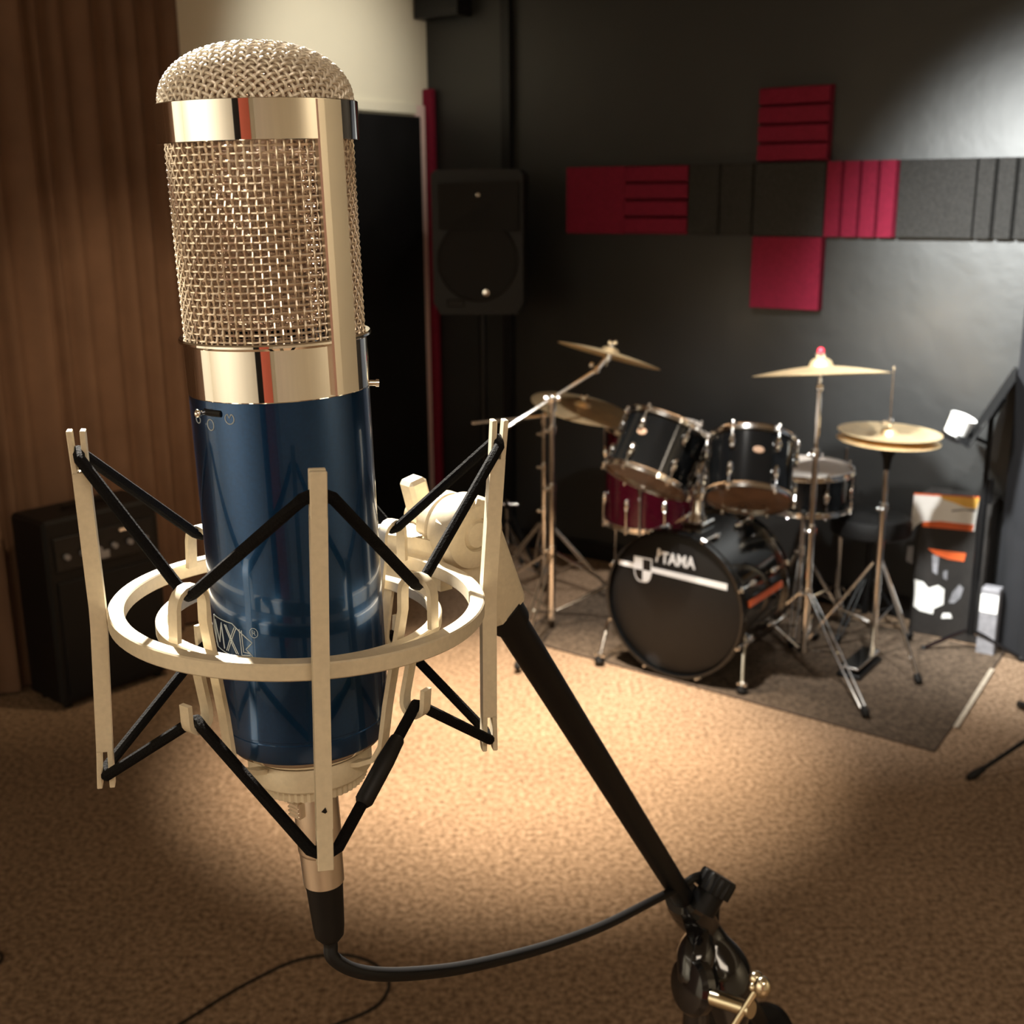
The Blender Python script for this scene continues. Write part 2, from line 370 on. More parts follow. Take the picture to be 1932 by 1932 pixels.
# curtain
def curtain(name, A, B, h0, h1, mt, label, amp=.022, fold=.10, seed=1):
    rnd = random.Random(seed); A = V(A); B = V(B); L = (B - A).length; t = (B - A) / L; n_ = V((-t.y, t.x, 0))
    cols = int(L / .008); rows = 14; ph = [rnd.uniform(-.5, .5) for _ in range(200)]
    vs = []; fs = []
    for side in (0, 1):
        for i in range(cols + 1):
            s_ = i * L / cols
            for j in range(rows + 1):
                h = h0 + (h1 - h0) * j / rows; k = s_ / fold; q = ph[int(k) % 200] * (1 - (k % 1)) + ph[(int(k) + 1) % 200] * (k % 1)
                a = amp * (math.sin(2 * pi * (k + q * .5)) * (.75 + .25 * q) + .35 * math.sin(2 * pi * (k * .43 + .1 * h))) 
                p = A + t * s_ + n_ * (a + side * .004); p.z = h; vs.append(p)
    R_ = rows + 1; C_ = (cols + 1) * R_
    for i in range(cols):
        for j in range(rows):
            fs.append((i * R_ + j, i * R_ + j + 1, (i + 1) * R_ + j + 1, (i + 1) * R_ + j))
            fs.append((C_ + i * R_ + j, C_ + (i + 1) * R_ + j, C_ + (i + 1) * R_ + j + 1, C_ + i * R_ + j + 1))
    for j in range(rows): 
        fs.append((j, C_ + j, C_ + j + 1, j + 1)); e = cols * R_; fs.append((e + j, e + j + 1, C_ + e + j + 1, C_ + e + j))
    for i in range(cols):
        fs.append((i * R_, (i + 1) * R_, C_ + (i + 1) * R_, C_ + i * R_)); e = rows
        fs.append((i * R_ + e, C_ + i * R_ + e, C_ + (i + 1) * R_ + e, (i + 1) * R_ + e))
    mb = MB(); mb.add(vs, fs, True); o = mb.build(name, mt, loc=(A + B) / 2); tag(o, label, 'curtain'); return o
# right end of the curtain seen at pixel column ~343
cu = onplane(343, 150, RW(UL + .06, 0), d); vv = (cu - V((O0.x, O0.y, 0))).dot(nin)
curtain('curtain', RW(UL + .06, vv, 0), RW(UL + .06, vv + 5.0, 0), 0.015, 2.70, M['curtain'], 'brown pleated curtain hanging along the left wall behind the amplifier', seed=3)

# dark partition curtain at the right
A_ = F(1866, 1216); B_ = A_ + (F(1918, 1243) - A_).normalized() * 1.3
curtain('partition_curtain', V((B_.x, B_.y, 0)), V((A_.x, A_.y, 0)), 0.012, 2.45, M['navy'], 'navy black partition drape at the right edge of the photo', amp=.008, fold=.12, seed=5)

# ------------------------------------------------------------------ drum rug, tape
r1 = F(1762, 1419); r2 = F(1876, 1258); r0 = F(905, 1186)
e1 = (r0 - r1).normalized(); e2 = (r2 - r1).normalized()
c0 = r1; c1 = r1 + e1 * 1.75; c3 = r1 + e2 * 1.02; c2 = c1 + e2 * 1.02
rg = thing('drum_rug', (c0 + c2) / 2, 'flat brown carpet rug under the drum kit', 'rug')
MB().prism([c0 + V((0, 0, .001)), c3 + V((0, 0, .001)), c2 + V((0, 0, .001)), c1 + V((0, 0, .001))], V((0, 0, .007))).build('pile', M['rug'], rg)
mb = MB()
for a, b in ((c0, c1), (c0, c3)): mb.tube([a + V((0, 0, .004)), b + V((0, 0, .004))], .0045, 8)
mb.build('edge_binding', M['rugedge'], rg, label='dark bound edge')
ta = F(1872, 1262, .009); tb = F(1803, 1372, .009); tw = (tb - ta).normalized().cross(V((0, 0, 1))) * .008
o = MB().prism([ta - tw, tb - tw, tb + tw, ta + tw], V((0, 0, .0008))).build('floor_tape', M['tape'], loc=(ta + tb) / 2); tag(o, 'thin pale strip of tape along the right edge of the drum rug', 'tape')
RUGZ = .008

# ------------------------------------------------------------------ bass amplifier (left)
a0 = F(120, 1345); a1 = F(325, 1272); ex = (a1 - a0); W_ = ex.length; ex.normalize(); ey = V((-ex.y, ex.x, 0))
AH = .70; AD = .225
amp = thing('bass_amplifier', (a0 + a1) / 2 + ey * AD / 2, 'large black bass amplifier cabinet on the carpet before the brown curtain', 'amplifier')
ac = (a0 + a1) / 2 + ey * AD / 2
MB().obox(ac + V((0, 0, .02 + (AH - .02) / 2)), ex * (W_ / 2), ey * (AD / 2), V((0, 0, (AH - .02) / 2)), .012).build('cabinet', M['tolex'], amp)
MB().obox(ac - ey * (AD / 2 + .003) + V((0, 0, .26)), ex * (W_ / 2 - .03), ey * .004, V((0, 0, .215)), .003).build('speaker_grille', M['grille'], amp)
pnl = MB().obox(ac - ey * (AD / 2 + .003) + V((0, 0, .575)), ex * (W_ / 2 - .03), ey * .004, V((0, 0, .06)), .003).build('control_panel', M['black'], amp)
for k in range(6):
    q = ac - ey * (AD / 2 + .007) + ex * (-W_ / 2 + .07 + k * .062) + V((0, 0, .565)); MB().cyl(q, q - ey * .014, .010).build('knob', M['boxgrey'], amp)
q = ac - ey * (AD / 2 + .008) + ex * .09 + V((0, 0, .615)); MB().obox(q, ex * .035, ey * .003, V((0, 0, .006)), .002).build('name_plate', M['chrome'], amp, label='silver name plate')
q = ac - ey * (AD / 2 + .008) + ex * -.02 + V((0, 0, .54)); MB().obox(q, ex * .03, ey * .003, V((0, 0, .014)), .002).build('switch_plate', M['boxgrey'], amp)
hp = [ac + ex * (-.09) + V((0, 0, AH)), ac + ex * (-.08) + V((0, 0, AH + .012)), ac + ex * .08 + V((0, 0, AH + .012)), ac + ex * .09 + V((0, 0, AH))]
MB().ribbon(hp, ey * .012, .005).build('handle', M['black'], amp)
for a in (-1, 1):
    for b in (-1, 1):
        q = ac + ex * a * (W_ / 2 - .04) + ey * b * (AD / 2 - .04); MB().cyl(q, q + V((0, 0, .022)), .016).build('rubber_foot', M['rubber'], amp)

# ------------------------------------------------------------------ generic drum hardware
Z = V((0, 0, 1))
def dirz(deg): return V((math.cos(math.radians(deg)), math.sin(math.radians(deg)), 0))
def tripod(root, base, az, spread, hub, low, z0=RUGZ, r=.006, double=True, footr=.016, m_=None):
    m_ = m_ or M['chrome']
    for a in az:
        e = dirz(a); s = V((-e.y, e.x, 0)); foot = base + e * spread; foot.z = z0 + .022
        mb = MB(); hubp = base + e * .022; hubp.z = hub
        mid = (hubp + foot) / 2
        for k in ((-1, 1) if double else (0,)):
            o_ = s * k * .010; mb.tube([hubp + o_ * .7, mid + o_ * 1.3 , foot + o_ * .9], r * .72 if double else r, 8)
        lo = base + e * .02; lo.z = low
        mb.tube([lo, hubp.lerp(foot, .52)], r * .7, 8)
        lg = mb.build('leg', m_, root)
        mb = MB(); ax = (foot - hubp).normalized()
        mb.tube([foot - ax * .018, foot + ax * .004, V((foot.x + e.x * .012, foot.y + e.y * .012, z0 + .012))], [footr * .8, footr, footr * .75], 10); mb.build('rubber_foot', M['rubber'], lg)
def collar(root, p, r=.016, h=.03, name='clamp', ax=None, wing=None, m_=None):
    ax = ax or Z; mb = MB(); mb.cyl(p - ax * h / 2, p + ax * h / 2, r, n=14)
    wing = wing or V((-.6, -.8, 0)); w2 = ax.cross(wing).normalized()
    mb.cyl(p, p + wing * (r + .016), .004, n=8); mb.sphere(p + wing * (r + .02) + w2 * .009, .008, n=8); mb.sphere(p + wing * (r + .02) - w2 * .009, .008, n=8)
    return mb.build(name, m_ or M['chrome'], root)
def cymbal(c, U, R, label, bell=.18, h=.035):
    c = V(c); U = V(U).normalized(); t = .0012
    prof = []
    for k in range(0, 13):
        x = k / 12; r = R * (1 - x)
        rb = R * bell
        z = -h * .55 * (r / R) ** 1.5 if r > rb else -h * .55 * (bell) ** 1.5 + h * .55 * math.sqrt(max(0, 1 - (r / rb) ** 2))
        prof.append((max(r, .006), z))
    for k in range(0, 7):
        x = k / 6; r = R * bell * (1 - x) ; rb = R * bell
        prof.append((max(r, .006), -h * .55 * bell ** 1.5 + h * .55 * math.sqrt(max(0, 1 - (r / rb) ** 2))))
    seen = [p for i, p in enumerate(prof) if i < 13 and p[0] > R * bell] + [p for i, p in enumerate(prof) if i >= 13]
    full = seen + [(r, z - t) for r, z in seen[::-1]]
    mb = MB(); mb.lathe(c, U, full, 64, closed=True); o = mb.build('cymbal', M['bronze'], loc=c); fix_normals(o)
    return tag(o, label, 'cymbal', 'cymbals of the drum kit')

def drum(name, T, U, R, L, shellm, label, cat, nl=6, topm=None, botm=None, hoopm=None, hoopw=.022, lugs='split', az0=0, X=None, cam_side=None, hoopt=.006, root=None):
    T = V(T); U = V(U).normalized(); B = T - U * L
    root = root or thing(name, B, label, cat, 'drums of the kit')
    X = (X - U * X.dot(U)).normalized() if X else U.orthogonal().normalized(); Y = U.cross(X)
    MB().lathe(T, U, [(R - .006, -.012), (R, -.012), (R, -L + .012), (R - .006, -L + .012)], 64, closed=True).build('shell', shellm, root)
    hm = hoopm or M['chrome']
    for z, sg in ((0, 1), (-L, -1)):
        MB().lathe(T + U * z, U, [(R + .002, -hoopw / 2), (R + hoopt + .004, -hoopw / 2), (R + hoopt + .004, -hoopw / 2 + .003), (R + hoopt, -hoopw / 2 + .005), (R + hoopt, hoopw / 2 - .003), (R + hoopt + .003, hoopw / 2), (R + .003, hoopw / 2)], 64, closed=True).build('hoop', hm, root)
    MB().lathe(T, U, [(0.0001, .002), (R * .97, .002), (R + .002, -.004), (R * .97, -.004), (0.0001, -.001)], 64).build('drumhead', topm or M['whitehead'], root)
    MB().lathe(B, U, [(0.0001, .001), (R * .97, .004), (R + .002, .004), (R * .97, -.002), (0.0001, -.002)], 64).build('drumhead', botm or M['clearhead'], root)
    for k in range(nl):
        g = math.radians(az0) + 2 * pi * k / nl; e = X * math.cos(g) + Y * math.sin(g); s = U.cross(e)
        for z, sg in ((-L * .26, 1), (-L * .74, -1)) if lugs == 'split' else ((-L * .5, 1),):
            mb = MB(); p = T + U * z + e * (R + .008)
            mb.sphere(p, .012, (1.0, .9, 1.9), 10, (s, e, U)); mb.sphere(p - U * sg * .018, .009, (1, 1, 1), 8, (s, e, U)); mb.sphere(p + U * sg * .022 + e * .002, .008, (1, 1, 1), 8, (s, e, U))
            mb.build('lug', M['chrome'], root)
        q = e * (R + hoopt + .006)
        for A2, sg in ((T, 1), (B, -1)):
            mb = MB(); mb.cyl(A2 + q + U * sg * .014, A2 + q - U * sg * (L * .26), .0032, n=8)
            mb.obox(A2 + q, e * .006, s * .011, U * .006, .002); mb.sphere(A2 + q + U * sg * .016, .006, n=8)
            mb.build('tension_rod', M['chrome'], root)
    return root, B, X, Y
def badge(root, T, U, R, z, toward, m_=None):
    e = (toward - U * toward.dot(U)).normalized(); s = U.cross(e); p = T - U * z + e * (R + .001)
    mb = MB(); mb.lathe(p, e, [(0.0001, .003), (.011, .003), (.013, .001), (.013, -.002)], 24)
    for i, q in enumerate(mb.v):
        dlt = q - p; mb.v[i] = p + e * dlt.dot(e) + U * dlt.dot(U) + s * dlt.dot(s) * 1.5
    mb.build('badge', M['tan'], root, label='oval tan maker badge')

# ------------------------------------------------------------------ bass drum
kb = F(1268, 1281); KR = .285; kc = V((kb.x, kb.y, RUGZ + KR + .004))
kn = V((-math.cos(math.radians(54)), -math.sin(math.radians(54)), 0)); ke = V((-kn.y, kn.x, 0)) * -1
ke = V((math.sin(math.radians(54)), -math.cos(math.radians(54)), 0))   # picture-right along the head
KL = .40; kt = kc; KRR = KR - .010
kick = thing('bass_drum', V((kc.x, kc.y, RUGZ)) - kn * KL / 2, 'large gloss black bass drum lying on its side at the front of the kit', 'drum', 'drums of the kit')
drum('bass_drum', kt, kn, KRR - .004, KL, M['shell'], '', '', nl=8, topm=M['drumblack'], botm=M['whitehead'], hoopm=M['shell'], hoopw=.034, hoopt=.010, az0=22, X=ke, root=kick)
MB().lathe(kt - kn * .022, kn, [(KRR - .002, .0), (KRR + .003, .0), (KRR + .003, .004), (KRR - .002, .004)], 64, closed=True).build('rim_ring', M['chrome'], kick)
MB().lathe(kt - kn * (KL - .022), kn, [(KRR - .002, .0), (KRR + .003, .0), (KRR + .003, .004), (KRR - .002, .004)], 64, closed=True).build('rim_ring', M['chrome'], kick)
MB().lathe(kt - kn * (KL), kn, [(KRR + .0065, .012), (KRR + .0085, .012), (KRR + .0085, .018), (KRR + .0065, .018)], 64, closed=True).build('hoop_inlay', M['chrome'], kick)
# orange clamp stripe on the shell side
e_ = (ke * math.cos(.14) + Z * math.sin(.14)); s_ = kn.cross(e_)
MB().obox(kt - kn * .20 + e_ * (KRR + .001), kn * .145, s_ * .012, e_ * .003, .001).build('stripe', M['orange'], kick, label='orange stripe along the shell')
# head graphics
HP = kt + kn * .0035
def hp_(x, y): return onplane(x, y, HP, kn)
sA = hp_(1168, 1060); sB = hp_(1372, 1108)
def uv(p): q = p - HP; return q.dot(ke), q.z
ua, va = uv(sA); ub, vb = uv(sB)
vmid = (va + vb) / 2
def HPt(u, v): return HP + ke * u + Z * v
def flat(poly, mt, name, t=.0008, label=None):
    mb = MB().prism([HPt(u, v) for u, v in poly], kn * t); o = mb.build(name, mt, kick, label=label); fix_normals(o); return o
def lerpv(u): return va + (vb - va) * (u - ua) / (ub - ua)
flat([(ua, lerpv(ua) - .009), (ub, lerpv(ub) - .012), (ub, lerpv(ub) + .012), (ua, lerpv(ua) + .009)], M['printwhite'], 'white_stripe')
us_, vs_ = uv(hp_(1213, 1075)); sw = .038; sh = .048
def shield(k, n=8):
    pts = [(-sw * k, sh * k), (sw * k, sh * k)]
    for i in range(n + 1):
        t = i / n; pts.append((sw * k * math.cos(t * pi / 2) ** .6 if t < 1 else 0, sh * k * (.15 - 1.15 * math.sin(t * pi / 2))))
    for i in range(n - 1, -1, -1):
        t = i / n; pts.append((-sw * k * math.cos(t * pi / 2) ** .6, sh * k * (.15 - 1.15 * math.sin(t * pi / 2))))
    return pts
flat([(us_ + a, vs_ + b) for a, b in shield(1.0)], M['printwhite'], 'shield_emblem', .0014)
flat([(us_ + a, vs_ + b) for a, b in shield(.90)], M['drumblack'], 'shield_field', .0018)
inn = shield(.90)
flat([(us_ - sw * .9, vs_), (us_, vs_), (us_, vs_ + sh * .9), (us_ - sw * .9, vs_ + sh * .9)], M['printwhite'], 'shield_quarter', .0022)
low = [(us_ + a, vs_ + b) for a, b in inn if a >= 0 and b <= 0]
flat([(us_, vs_), (us_ + sw * .9, vs_)] + low, M['printwhite'], 'shield_quarter', .0022)
ul, vl = uv(hp_(1237, 1058)); ur, vr = uv(hp_(1306, 1064))
def text_mesh(body, size, mt, name, parent, O, X, Y, shear=0, bold=.0):
    cu_ = bpy.data.curves.new(name, 'FONT'); cu_.body = body; cu_.size = size; cu_.extrude = .0006; cu_.offset = bold; cu_.shear = shear
    to = bpy.data.objects.new(name, cu_); COL.objects.link(to); dg = bpy.context.evaluated_depsgraph_get(); dg.update()
    me = bpy.data.meshes.new_from_object(to.evaluated_get(dg)); bpy.data.objects.remove(to); 
    off = V((0, 0, 0)); q = parent
    while q: off += q.location; q = q.parent
    N = V(X).cross(V(Y)).normalized()
    for v in me.vertices: v.co = V(O) + V(X) * v.co.x + V(Y) * v.co.y + N * v.co.z - off
    me.materials.clear(); me.materials.append(mt); o = bpy.data.objects.new(name, me); COL.objects.link(o); o.parent = parent; return o
wt = ur - ul
# slanted stroke symbol then the lettering
def SY(u, v): return (ul + u * wt, vl - .003 + v * .052)
flat([SY(0, 0), SY(.045, 0), SY(.075, .45), SY(.03, .45)], M['printwhite'], 'logo_mark')
flat([SY(.035, .55), SY(.09, .55), SY(.125, 1), SY(.06, 1)], M['printwhite'], 'logo_mark')
flat([SY(.06, .40), SY(.16, .62), SY(.15, .72), SY(.05, .52)], M['printwhite'], 'logo_mark')
tm = text_mesh('TAMA', .062, M['printwhite'], 'logo_lettering', kick, HPt(ul + wt * .15, vl - .003) + kn * .0012, ke * (wt * .85 / .155), Z, 0.0, .0016)
# spurs
for px_, py_, hx, hy in ((1131, 1252, 1147, 1172), (1399, 1308, 1406, 1160)):
    ft = F(px_, py_, RUGZ); ft.z = RUGZ
    side = -1 if px_ < 1268 else 1
    e = (ke * side * math.cos(-.45) + Z * math.sin(-.45)); top = kt - kn * .10 + e * (KRR + .006)
    top2 = P(hx, hy, (ft - CAM).dot(fw) + .03)
    mb = MB(); mb.tube([top, top2, ft + Z * .03], .0065, 8); sp = mb.build('spur', M['chrome'], kick)
    MB().obox(top, kn * .03, kn.cross(e) * .014, e * .012, .004).build('spur_bracket', M['chrome'], sp)
    mb = MB(); mb.sphere(ft + Z * .036 + ke * .012, .010, n=8); mb.sphere(ft + Z * .036 - ke * .012, .010, n=8); mb.build('wing_nut', M['chrome'], sp)
    MB().tube([ft + Z * .001, ft + Z * .014, ft + Z * .032], [.018, .022, .012], 12).build('rubber_foot', M['rubber'], sp)
# tom mount
tb_ = kt - kn * .17 + Z * (KRR - .004)
mnt = MB(); mnt.obox(tb_ + Z * .008, ke * .045, kn * .05, Z * .010, .004); mnt.lathe(tb_, Z, [(.040, .016), (.034, .03), (.022, .05), (.020, .10), (.024, .105), (.024, .125), (.0001, .125)], 24)
mh = mnt.build('tom_mount', M['chrome'], kick)
poletop = P(1312, 872, (tb_ - CAM).dot(fw) - .02)
ptop = V((tb_.x, tb_.y, poletop.z))
MB().cyl(tb_ + Z * .1, ptop, .0125).build('mount_pole', M['chrome'], mh)
mb = MB(); mb.cyl(ptop - Z * .03, ptop + Z * .04, .024)
for sx in (-1, 1):
    mb.sphere(ptop + ke * sx * .035 + Z * .02, .022, n=10); mb.cyl(ptop + Z * .02, ptop + ke * sx * .05 + Z * .03, .011)
    for kk in range(3): mb.sphere(ptop + ke * sx * (.022 + .018 * kk) + kn * .026 + Z * (.03 - .02 * kk), .0095, n=8)
mb.build('mount_clamp', M['chrome'], mh)

# ------------------------------------------------------------------ rack toms
def tomdrum(name, tx, ty, bx, by, zt, up, R, L, label, az0):
    T = P(tx, ty, zt); U = camdir(*up); r, B, X, Y = drum(name, T, U, R, L, M['shell'], label, 'drum', nl=6, az0=az0, X=camdir(0, 0, -1), topm=M['whitehead'], botm=M['clearhead'], hoopw=.02)
    return r, T, U, R, L
t1 = tomdrum('rack_tom', 1262, 806, 0, 0, 4.34, (.38, -.88, .13), .155, .215, 'black rack tom at the left, tilted steeply over the bass drum', 20)
badge(t1[0], t1[1], t1[2], t1[3], .085, camdir(-.62, 0, -.78))
t2 = tomdrum('rack_tom', 1420, 834, 0, 0, 4.22, (.13, -.93, .29), .148, .215, 'black rack tom at the right, above the bass drum beside the snare', 22)
badge(t2[0], t2[1], t2[2], t2[3], .085, camdir(-.05, 0, -1))
for tt, sg in ((t1, 1), (t2, -1)):
    T, U, R, L = tt[1:]
    e = ((ptop + Z * .03) - (T - U * L * .5)); e = (e - U * e.dot(U)).normalized(); s = U.cross(e); c = T - U * L * .5 + e * (R + .010)
    mb = MB(); mb.obox(c, e * .014, s * .026, U * .045, .006)
    for k in (-1, 0, 1): mb.sphere(c + e * .016 + U * k * .03 + s * .01 * k, .013, n=10)
    br = mb.build('mount_bracket', M['chrome'], tt[0])
    MB().tube([c, (c + ptop) / 2 + Z * .02, ptop + Z * .02 + (c - ptop).normalized() * .03], .009, 8).build('mount_arm', M['chrome'], br)

# floor tom (burgundy) behind
ftc = atD(1233, 4.95, .812); ft_ = drum('floor_tom', ftc, Z, .20, .41, M['redshell'], 'dark burgundy floor tom with white head behind the left rack tom', 'drum', nl=8, az0=8)
for k in range(3):
    e = dirz(250 + 120 * k); q = ftc + e * .215
    mb = MB(); mb.tube([V((q.x, q.y, .70)), V((q.x, q.y, .10)), V((q.x + e.x * .03, q.y + e.y * .03, RUGZ + .02))], .0055, 8); lg = mb.build('leg', M['chrome'], ft_[0])
    MB().obox(V((q.x, q.y, .62)) - e * .004, e * .012, V((-e.y, e.x, 0)) * .014, Z * .03, .004).build('leg_bracket', M['chrome'], lg)
    MB().tube([V((q.x + e.x * .03, q.y + e.y * .03, RUGZ + .001)), V((q.x + e.x * .03, q.y + e.y * .03, RUGZ + .035))], .012, 10).build('rubber_foot', M['rubber'], lg)
# snare
snc = atD(1522, 4.62, .70); sn = drum('snare_drum', snc, V((0, -.03, 1)), .178, .145, M['shell'], 'black snare drum with bright chrome hoops beside the right rack tom', 'drum', nl=8, lugs='one', az0=12)
sb = V((snc.x, snc.y, 0))
ss = thing('snare_stand', V((sb.x, sb.y, RUGZ)), 'low chrome basket stand cradling the snare drum', 'stand', 'chrome stands of the kit')
tripod(ss, sb, (250, 10, 130), .21, .34, .14, r=.0055)
MB().cyl(sb + Z * .10, sb + Z * .50, .011).build('pole', M['chrome'], ss)
for k in range(3):
    e = dirz(255 + 120 * k); mb = MB(); mb.tube([sb + Z * .49, sb + e * .13 + Z * .515, sb + e * .197 + Z * .535, sb + e * .200 + Z * .562], .006, 8); a_ = mb.build('basket_arm', M['chrome'], ss)
    MB().sphere(sb + e * .198 + Z * .568, .012, n=8).build('rubber_grip', M['rubber'], a_)
collar(ss, sb + Z * .36, .016)

# ------------------------------------------------------------------ cymbal stands
def cymtop(root, p, U):
    mb = MB(); mb.cyl(p - U * .05, p + U * .045, .0038, n=8); mb.cyl(p - U * .03, p - U * .004, .010, .014); mb.build('tilter_rod', M['chrome'], root)
    MB().cyl(p + U * .022, p + U * .034, .010).build('felt', M['boxgrey'], root)
    mb = MB(); mb.sphere(p + U * .048 + rt * .011, .0095, n=8); mb.sphere(p + U * .048 - rt * .011, .0095, n=8); mb.cyl(p + U * .036, p + U * .05, .007); mb.build('wing_nut', M['chrome'], root)
# left front boom stand with crash
b1 = F(1041, 1190); b1.z = 0
s1 = thing('boom_cymbal_stand', V((b1.x, b1.y, RUGZ)), 'tall chrome boom stand carrying the high tilted crash cymbal on the left', 'stand', 'chrome stands of the kit')
tripod(s1, b1, (-108, 12, 132), .47, .34, .09)
top1 = V((b1.x, b1.y, 0)); D1 = b1.y
zt = P(1045, 752, (V((b1.x, b1.y, 1.0)) - CAM).dot(fw)).z
MB().cyl(b1 + Z * .05, b1 + Z * .62, .0135).build('lower_tube', M['chrome'], s1)
MB().cyl(b1 + Z * .60, b1 + Z * zt, .0105).build('upper_tube', M['chrome'], s1)
for hz in (.36, .62, .86): collar(s1, b1 + Z * hz, .018, .032)
zz1 = (V((b1.x, b1.y, 1.0)) - CAM).dot(fw)
tj = b1 + Z * zt
bA = P(953, 809, zz1 - .06); bB = P(1128, 697, zz1 + .03); bC = P(1150, 668, zz1 + .035)
sh_ = tj - (bA + (bB - bA) * ((tj - bA).dot((bB - bA).normalized()) / (bB - bA).length))
MB().cyl(bA + sh_, bB + sh_, .0075).build('boom_arm', M['chrome'], s1)
mb = MB(); mb.sphere(tj, .022, n=12); mb.cyl(tj - Z * .05, tj, .017); mb.cyl(tj - rt * .03, tj + rt * .03, .012); mb.build('boom_clamp', M['chrome'], s1)
U1 = camdir(.26, -.94, -.10)
mb = MB(); mb.cyl(bB + sh_, bC, .009); mb.sphere(bB + sh_, .015, n=10); mb.sphere(bB + sh_ - rt * .02 - dn * .02, .011, n=8); mb.build('tilter', M['chrome'], s1)
cymtop(s1, bC, U1)
cymbal(bC + U1 * .012, U1, .213, 'bronze crash cymbal tilted high on the left boom arm')
# left rear boom stand with ride
b2 = F(1027, 1120); b2.z = 0
s2 = thing('boom_cymbal_stand', V((b2.x, b2.y, 0)), 'chrome boom stand just behind, with the level arm under the ride cymbal', 'stand', 'chrome stands of the kit')
tripod(s2, b2, (-150, -20, 95), .33, .34, .10, z0=RUGZ)
zz2 = (V((b2.x, b2.y, .9)) - CAM).dot(fw); z2 = P(1032, 786, zz2).z
MB().cyl(b2 + Z * .05, b2 + Z * .60, .013).build('lower_tube', M['chrome'], s2)
MB().cyl(b2 + Z * .58, b2 + Z * z2, .010).build('upper_tube', M['chrome'], s2)
for hz in (.40, .60, .75): collar(s2, b2 + Z * hz, .017, .03)
j2 = b2 + Z * z2
rc = P(1098, 768, zz2 - .12)
aL = P(890, 798, zz2 - .02)
mb = MB(); mb.tube([aL, j2, P(1078, 781, zz2 - .09)], .0075, 8); mb.build('boom_arm', M['chrome'], s2)
mb = MB(); mb.sphere(j2, .02, n=10); mb.cyl(j2 - Z * .04, j2 + Z * .01, .016); mb.build('boom_clamp', M['chrome'], s2)
U2 = camdir(.20, -.93, -.36).normalized()
mb = MB(); mb.cyl(P(1078, 781, zz2 - .09), rc - U2 * .03, .008); mb.sphere(P(1078, 781, zz2 - .09), .013, n=8); mb.build('tilter', M['chrome'], s2)
cymtop(s2, rc, U2)
cymbal(rc + U2 * .012, U2, .222, 'wide bronze ride cymbal, lower on the left beside the rack tom')
# right straight stand with crash
b3 = F(1515, 1256); b3.z = 0
s3 = thing('cymbal_stand', V((b3.x, b3.y, RUGZ)), 'straight chrome cymbal stand with double braced legs right of the bass drum', 'stand', 'chrome stands of the kit')
tripod(s3, b3, (-79,), .50, .30, .07); tripod(s3, b3, (66, 148), .27, .30, .07)
zz3 = (V((b3.x, b3.y, 1.1)) - CAM).dot(fw); z3 = P(1552, 700, zz3).z
MB().cyl(b3 + Z * .04, b3 + Z * .55, .014).build('lower_tube', M['chrome'], s3)
MB().cyl(b3 + Z * .53, b3 + Z * .84, .0115).build('middle_tube', M['chrome'], s3)
MB().cyl(b3 + Z * .82, b3 + Z * z3, .009).build('upper_tube', M['chrome'], s3)
for hz in (.30, .55, .84): collar(s3, b3 + Z * hz, .019, .032)
MB().sphere(b3 + Z * (z3 - .06), .014, n=10).build('tilter', M['chrome'], s3)
U3 = camdir(.0, -.985, .12)
U3 = (Z + rt * -.02 + V((0, .165, 0))).normalized()
cp = b3 + Z * (z3 + .012); cymtop(s3, cp, U3)
MB().sphere(cp + U3 * .062, .013, n=10).build('cap', M['redpl'], s3, label='small red cap')
cymbal(cp + U3 * .01, U3, .245, 'bronze crash cymbal lying level on the right, with a red cap above', h=.06)
# hi-hat
b4 = F(1645, 1246); b4.z = 0
s4 = thing('hi_hat_stand', V((b4.x, b4.y, RUGZ)), 'slim chrome hi-hat stand with foot pedal at the right of the kit', 'stand', 'chrome stands of the kit')
tripod(s4, b4, (-70, 42, 165), .27, .40, .16, double=False, r=.006)
zz4 = (V((b4.x, b4.y, .9)) - CAM).dot(fw); z4 = P(1672, 822, zz4).z; z4t = P(1684, 688, zz4 + .0).z
MB().cyl(b4 + Z * .03, b4 + Z * .62, .012).build('lower_tube', M['chrome'], s4)
MB().cyl(b4 + Z * .60, b4 + Z * (z4 - .10), .0095).build('upper_tube', M['chrome'], s4)
MB().tube([b4 + Z * (z4 - .13), b4 + Z * (z4 - .085), b4 + Z * (z4 - .05), b4 + Z * (z4 - .025)], [.012, .018, .034, .036], 16).build('cymbal_seat', M['rubber'], s4)
MB().cyl(b4 + Z * (z4 - .03), b4 + Z * z4t, .0032, n=8).build('pull_rod', M['chrome'], s4)
MB().sphere(b4 + Z * z4t, .006, n=8).build('rod_tip', M['chrome'], s4)
collar(s4, b4 + Z * .62, .016, .03); collar(s4, b4 + Z * (z4 + .055), .011, .02, name='clutch')
pd = b4 + V((-.02, -.02, 0)); pe = kn
mb = MB(); mb.obox(pd - pe * -.10 + Z * .05, pe * .12, ke * .035, Z * .005, .002); q4 = mb
o = q4.build('pedal', M['chrome'], s4); MB().obox(pd + pe * .10 + Z * .018, pe * .12, ke * .045, Z * .008, .002).build('pedal_base', M['black'], s4)
Uh = (Z + rt * .05 + fw * -.02).normalized()
cymbal(b4 + Z * (z4 + .008), (Z + rt * .035 - V((0, .015, 0))).normalized(), .188, 'upper hi-hat cymbal, bronze, on the slim stand at the right', h=.045)
hl = cymbal(b4 + Z * (z4 - .006), -Z - rt * .035 + V((0, .015, 0)), .188, 'lower hi-hat cymbal facing down beneath its twin', h=.035)

